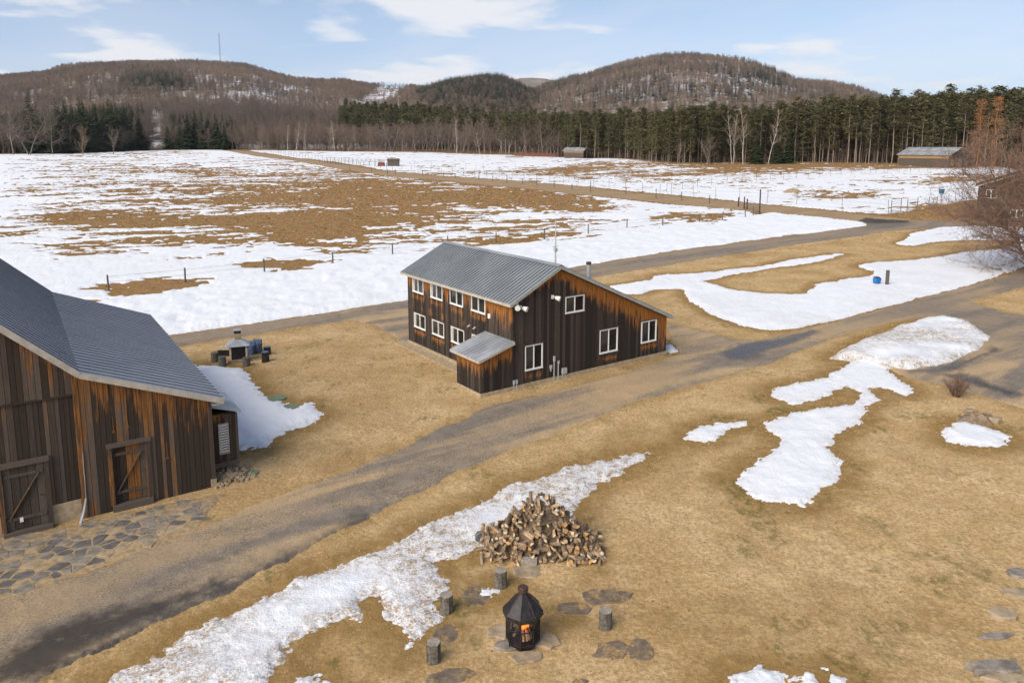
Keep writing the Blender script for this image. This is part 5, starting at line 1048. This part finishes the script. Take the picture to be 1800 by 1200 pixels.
def fence(name, pts, label, mat='post', r=.05, wires=(), hdef=1.3, cat='fence', tilt=.03):
    """pts: world points with heights; posts are parts, wires one part"""
    e = empty(name, pts[0][0], 0, label, cat); o0 = Vector(pts[0][0])
    for p, h in pts:
        o = bpy.data.objects.new('post', post_mesh(h, r, mat)); link(o, e); o.location = Vector(p)-o0; o.rotation_euler = (random.gauss(0, tilt), random.gauss(0, tilt), random.uniform(0, 3))
    if wires:
        b = MB()
        for z in wires:
            for (a, ha), (c, hc) in zip(pts[:-1], pts[1:]): b.tube([Vector(a)-o0+Vector((0, 0, z*ha)), Vector(c)-o0+Vector((0, 0, z*hc))], .012, 3, False)
        b.build('wire', M['wire'], e)
    return e
def pxfence(lst): return [(at(X, Y), None) for X, Y in lst]
def along(pl, step, h):
    P = [at(X, Y) for X, Y in pl]; out = []
    for a, c in zip(P[:-1], P[1:]):
        n = max(1, int((c-a).length/step))
        for k in range(n): q = a+(c-a)*k/n; q.z = float(zt(q.x, q.y)); out.append((q, h*random.uniform(.94, 1.05)))
    out.append((P[-1], h)); return out
fence('field_fence', [(at(X, Y), h) for X, Y, h in ((191,511,1.45),(326,497,1.4),(465,479,1.35),(585,463,1.3),(690,448,1.3),(787,432,1.3),(872,426,1.3),(957,421,1.5),(1034,412,1.35),(1102,401,1.35),(1165,397,1.5),(1229,391,1.4),(1270,387,1.4),(1310,383,1.9),(1324,379,1.6))], 'line of short wooden posts along the near edge of the big field', r=.085, wires=(.55, .9))
g = empty('rusty_gate', at(1335, 375), 0, 'rusty field gate with one tall post at the fence corner', 'gate'); o0 = at(1335, 375)
for X, Y, h in ((1335,375,4.3),(1298,362,1.7),(1308,366,2.2),(1313,367,1.9)): o = bpy.data.objects.new('gate_post', post_mesh(h, .13, 'rust')); link(o, g); o.location = at(X, Y)-o0
for z in (.4, .8, 1.2, 1.6): b = MB(); b.tube([at(1313, 367)-o0+Vector((0, 0, z)), Vector((0, 0, z))], .035, 5); b.build('rail', M['rust'], g)
fence('track_fence', [(at(X, Y), h) for X, Y, h in [(615,299,1.4),(653,302,1.4),(681,305,1.4),(695,306,1.5),(743,309,1.8),(780,312,1.5),(800,314,1.5),(842,317,2.4),(866,320,1.8),(891,322,2.4),(918,324,1.6),(944,327,1.7),(974,331,1.7),(1005,334,1.5),(1038,337,2.6),(1100,342,1.5),(1153,347,1.9),(1198,351,1.7),(1247,356,1.5)]], 'line of wooden posts along the near side of the dirt road', r=.09, wires=(.8,))
deer = [('long wire paddock fence along the far side of the dirt road', [(430,263),(560,282),(690,299),(900,315),(1100,334),(1160,341)], 5.5, 2.2), ('wire paddock fence from the corner toward the road junction', [(1180,343),(1300,351),(1400,359),(1480,367),(1562,376)], 5.0, 2.5),
 ('middle wire fence running across the right paddocks', [(1172,337),(1250,327),(1400,315),(1530,304),(1600,300)], 6.0, 2.4), ('upper wire fence across the left paddocks', [(700,294),(850,298),(1000,306),(1180,317)], 7.0, 2.2), ('fence at the foot of the pines', [(1000,277),(1090,280),(1190,290),(1300,288),(1400,287),(1560,294)], 6.0, 2.6),
 ('short wire fence right of the paddock gates', [(1640,370),(1690,357),(1750,347),(1830,340)], 4.5, 2.5), ('far wire fence below the middle woods', [(430,262),(600,268),(750,271),(900,276),(985,279)], 8.0, 1.8), ('wire fence between the far paddocks', [(1000,322),(1150,308),(1300,296)], 7.0, 2.0), ('enclosure fence around the field barn', [(1540,304),(1600,303),(1660,300),(1690,293)], 4.0, 2.4)]
for lab, pl, st, h in deer: fence('wire_fence', along(pl, st, h), lab, 'wire', .045, (.35, .66, .99))
for X0, Y0, X1, Y1, lab in ((1566,377,1583,374,'left paddock gate panel of grey pipe'), (1594,374,1612,371,'middle paddock gate panel of grey pipe'), (1632,369,1646,368,'right paddock gate panel of grey pipe')):
    a, c = at(X0, Y0), at(X1, Y1); g = empty('paddock_gate', a, 0, lab, 'gate', 'paddock gates by the junction')
    for q in (Vector((0, 0, 0)), c-a): b = MB(); b.tube([q+Vector((0, 0, -.2)), q+Vector((0, 0, 2.5))], .07, 6); b.build('gate_post', M['wire'], g)
    for z in (.3, .8, 1.3, 1.8, 2.2): b = MB(); b.tube([Vector((0, 0, z)), c-a+Vector((0, 0, z))], .03, 4); b.build('rail', M['wire'], g)
# corral of rusty panels with a dark hut and a red feeder
cp = along([(562,287),(600,290),(640,292),(690,293)], 2.2, 1.7); fence('corral_fence', cp, 'front row of rusty corral posts in the snowy paddock', 'rust', .07, (.3, .6, .95)); cp = along([(575,283),(620,285),(675,287)], 2.4, 1.7); fence('corral_fence', cp, 'rear row of rusty corral posts in the snowy paddock', 'rust', .07, (.3, .6, .95))
p = at(681, 293); gabled('corral_hut', p, 0, 4.2, 3, 2.3, 2.9, 'small dark hut at the right end of the corral', 'hut', 'shedwood', None, 'shedwood', .5, .2)
p = at(664, 293); b = MB(); b.box(0, 2.6, 0, 1.2, 0, 1.2); b.box(.2, 2.4, -.1, 1.3, 1.2, 1.7); o = b.build('red_feeder', M['redpaint']); o.location = p; tag(o, 'red cattle feeder left of the corral hut', 'feeder')
a, c = at(905, 275), at(985, 276); g = empty('red_barrier', a, 0, 'long low red barrier left of the field shelter', 'barrier')
for z in (.4, .9, 1.4): b = MB(); b.bar(Vector((0, 0, z)), (c-a)*.86+Vector((0, 0, z)), .1, .3); b.build('rail', M['redpaint'], g)
for k in range(9): q = (c-a)*.86*k/8; b = MB(); b.box(q.x-.1, q.x+.1, q.y-.1, q.y+.1, -.2, 1.6); b.build('post', M['redpaint'], g)
a = at(888, 277); b = MB()
for k in range(4): b.bar(a+Vector((0, .4*k, .2+.35*(k % 2))), a+Vector((9, .4*k, .2+.35*(k % 2))), .35, .3)
tag(b.build('timber_stack', M['stumptop']), 'low stack of pale timber before the red barrier', 'timber')
p = at(1655, 340); e = empty('blue_bin', p, .3, 'blue bin standing alone in the snowy right paddock', 'bin'); e.scale = (.62, .62, .62); b = MB(); b.add([(-.6, -.6, 0), (.6, -.6, 0), (.6, .6, 0), (-.6, .6, 0), (-.72, -.72, 1.5), (.72, -.72, 1.5), (.72, .72, 1.5), (-.72, .72, 1.5)], [(3, 2, 1, 0), (4, 5, 6, 7), (0, 1, 5, 4), (1, 2, 6, 5), (2, 3, 7, 6), (3, 0, 4, 7)]); b.build('bin_body', M['teal'], e); b = MB(); b.box(-.78, .78, -.78, .78, 1.5, 1.65); b.build('bin_lid', M['bluegrey'], e)
p = at(1393, 337); rng = random.Random(3); P = blob(p.x, p.y, 2.5, 2, rng, 14, 0, .3); b = MB(); n = 14; b.add([(*q, p.z-.2) for q in P]+[(p.x+(x-p.x)*.5, p.y+(y-p.y)*.5, p.z+.45+rng.uniform(-.15, .2)) for x, y in P]+[(p.x, p.y, p.z+.8)], [(i, (i+1) % n, n+(i+1) % n, n+i) for i in range(n)]+[(n+i, n+(i+1) % n, 2*n) for i in range(n)])
tag(b.build('sand_pile', M['sandbed'], None, True), 'low tan sand pile in the snowy paddock', 'pile')

# ------------------------------------------------------------------ thin haze over the valley
vm = bpy.data.materials.new('thin_haze'); vm.use_nodes = True; vt = vm.node_tree; vt.nodes.clear()
vo = vt.nodes.new('ShaderNodeOutputMaterial'); pv = vt.nodes.new('ShaderNodeVolumePrincipled'); pv.inputs['Color'].default_value = (.86, .92, 1, 1); pv.inputs['Density'].default_value = .00005; pv.inputs['Anisotropy'].default_value = .2; vt.links.new(pv.outputs[0], vo.inputs['Volume'])
tag(MB().box(-4800, 4800, -60, 4200, -4, 330).build('haze', vm), kind='stuff')
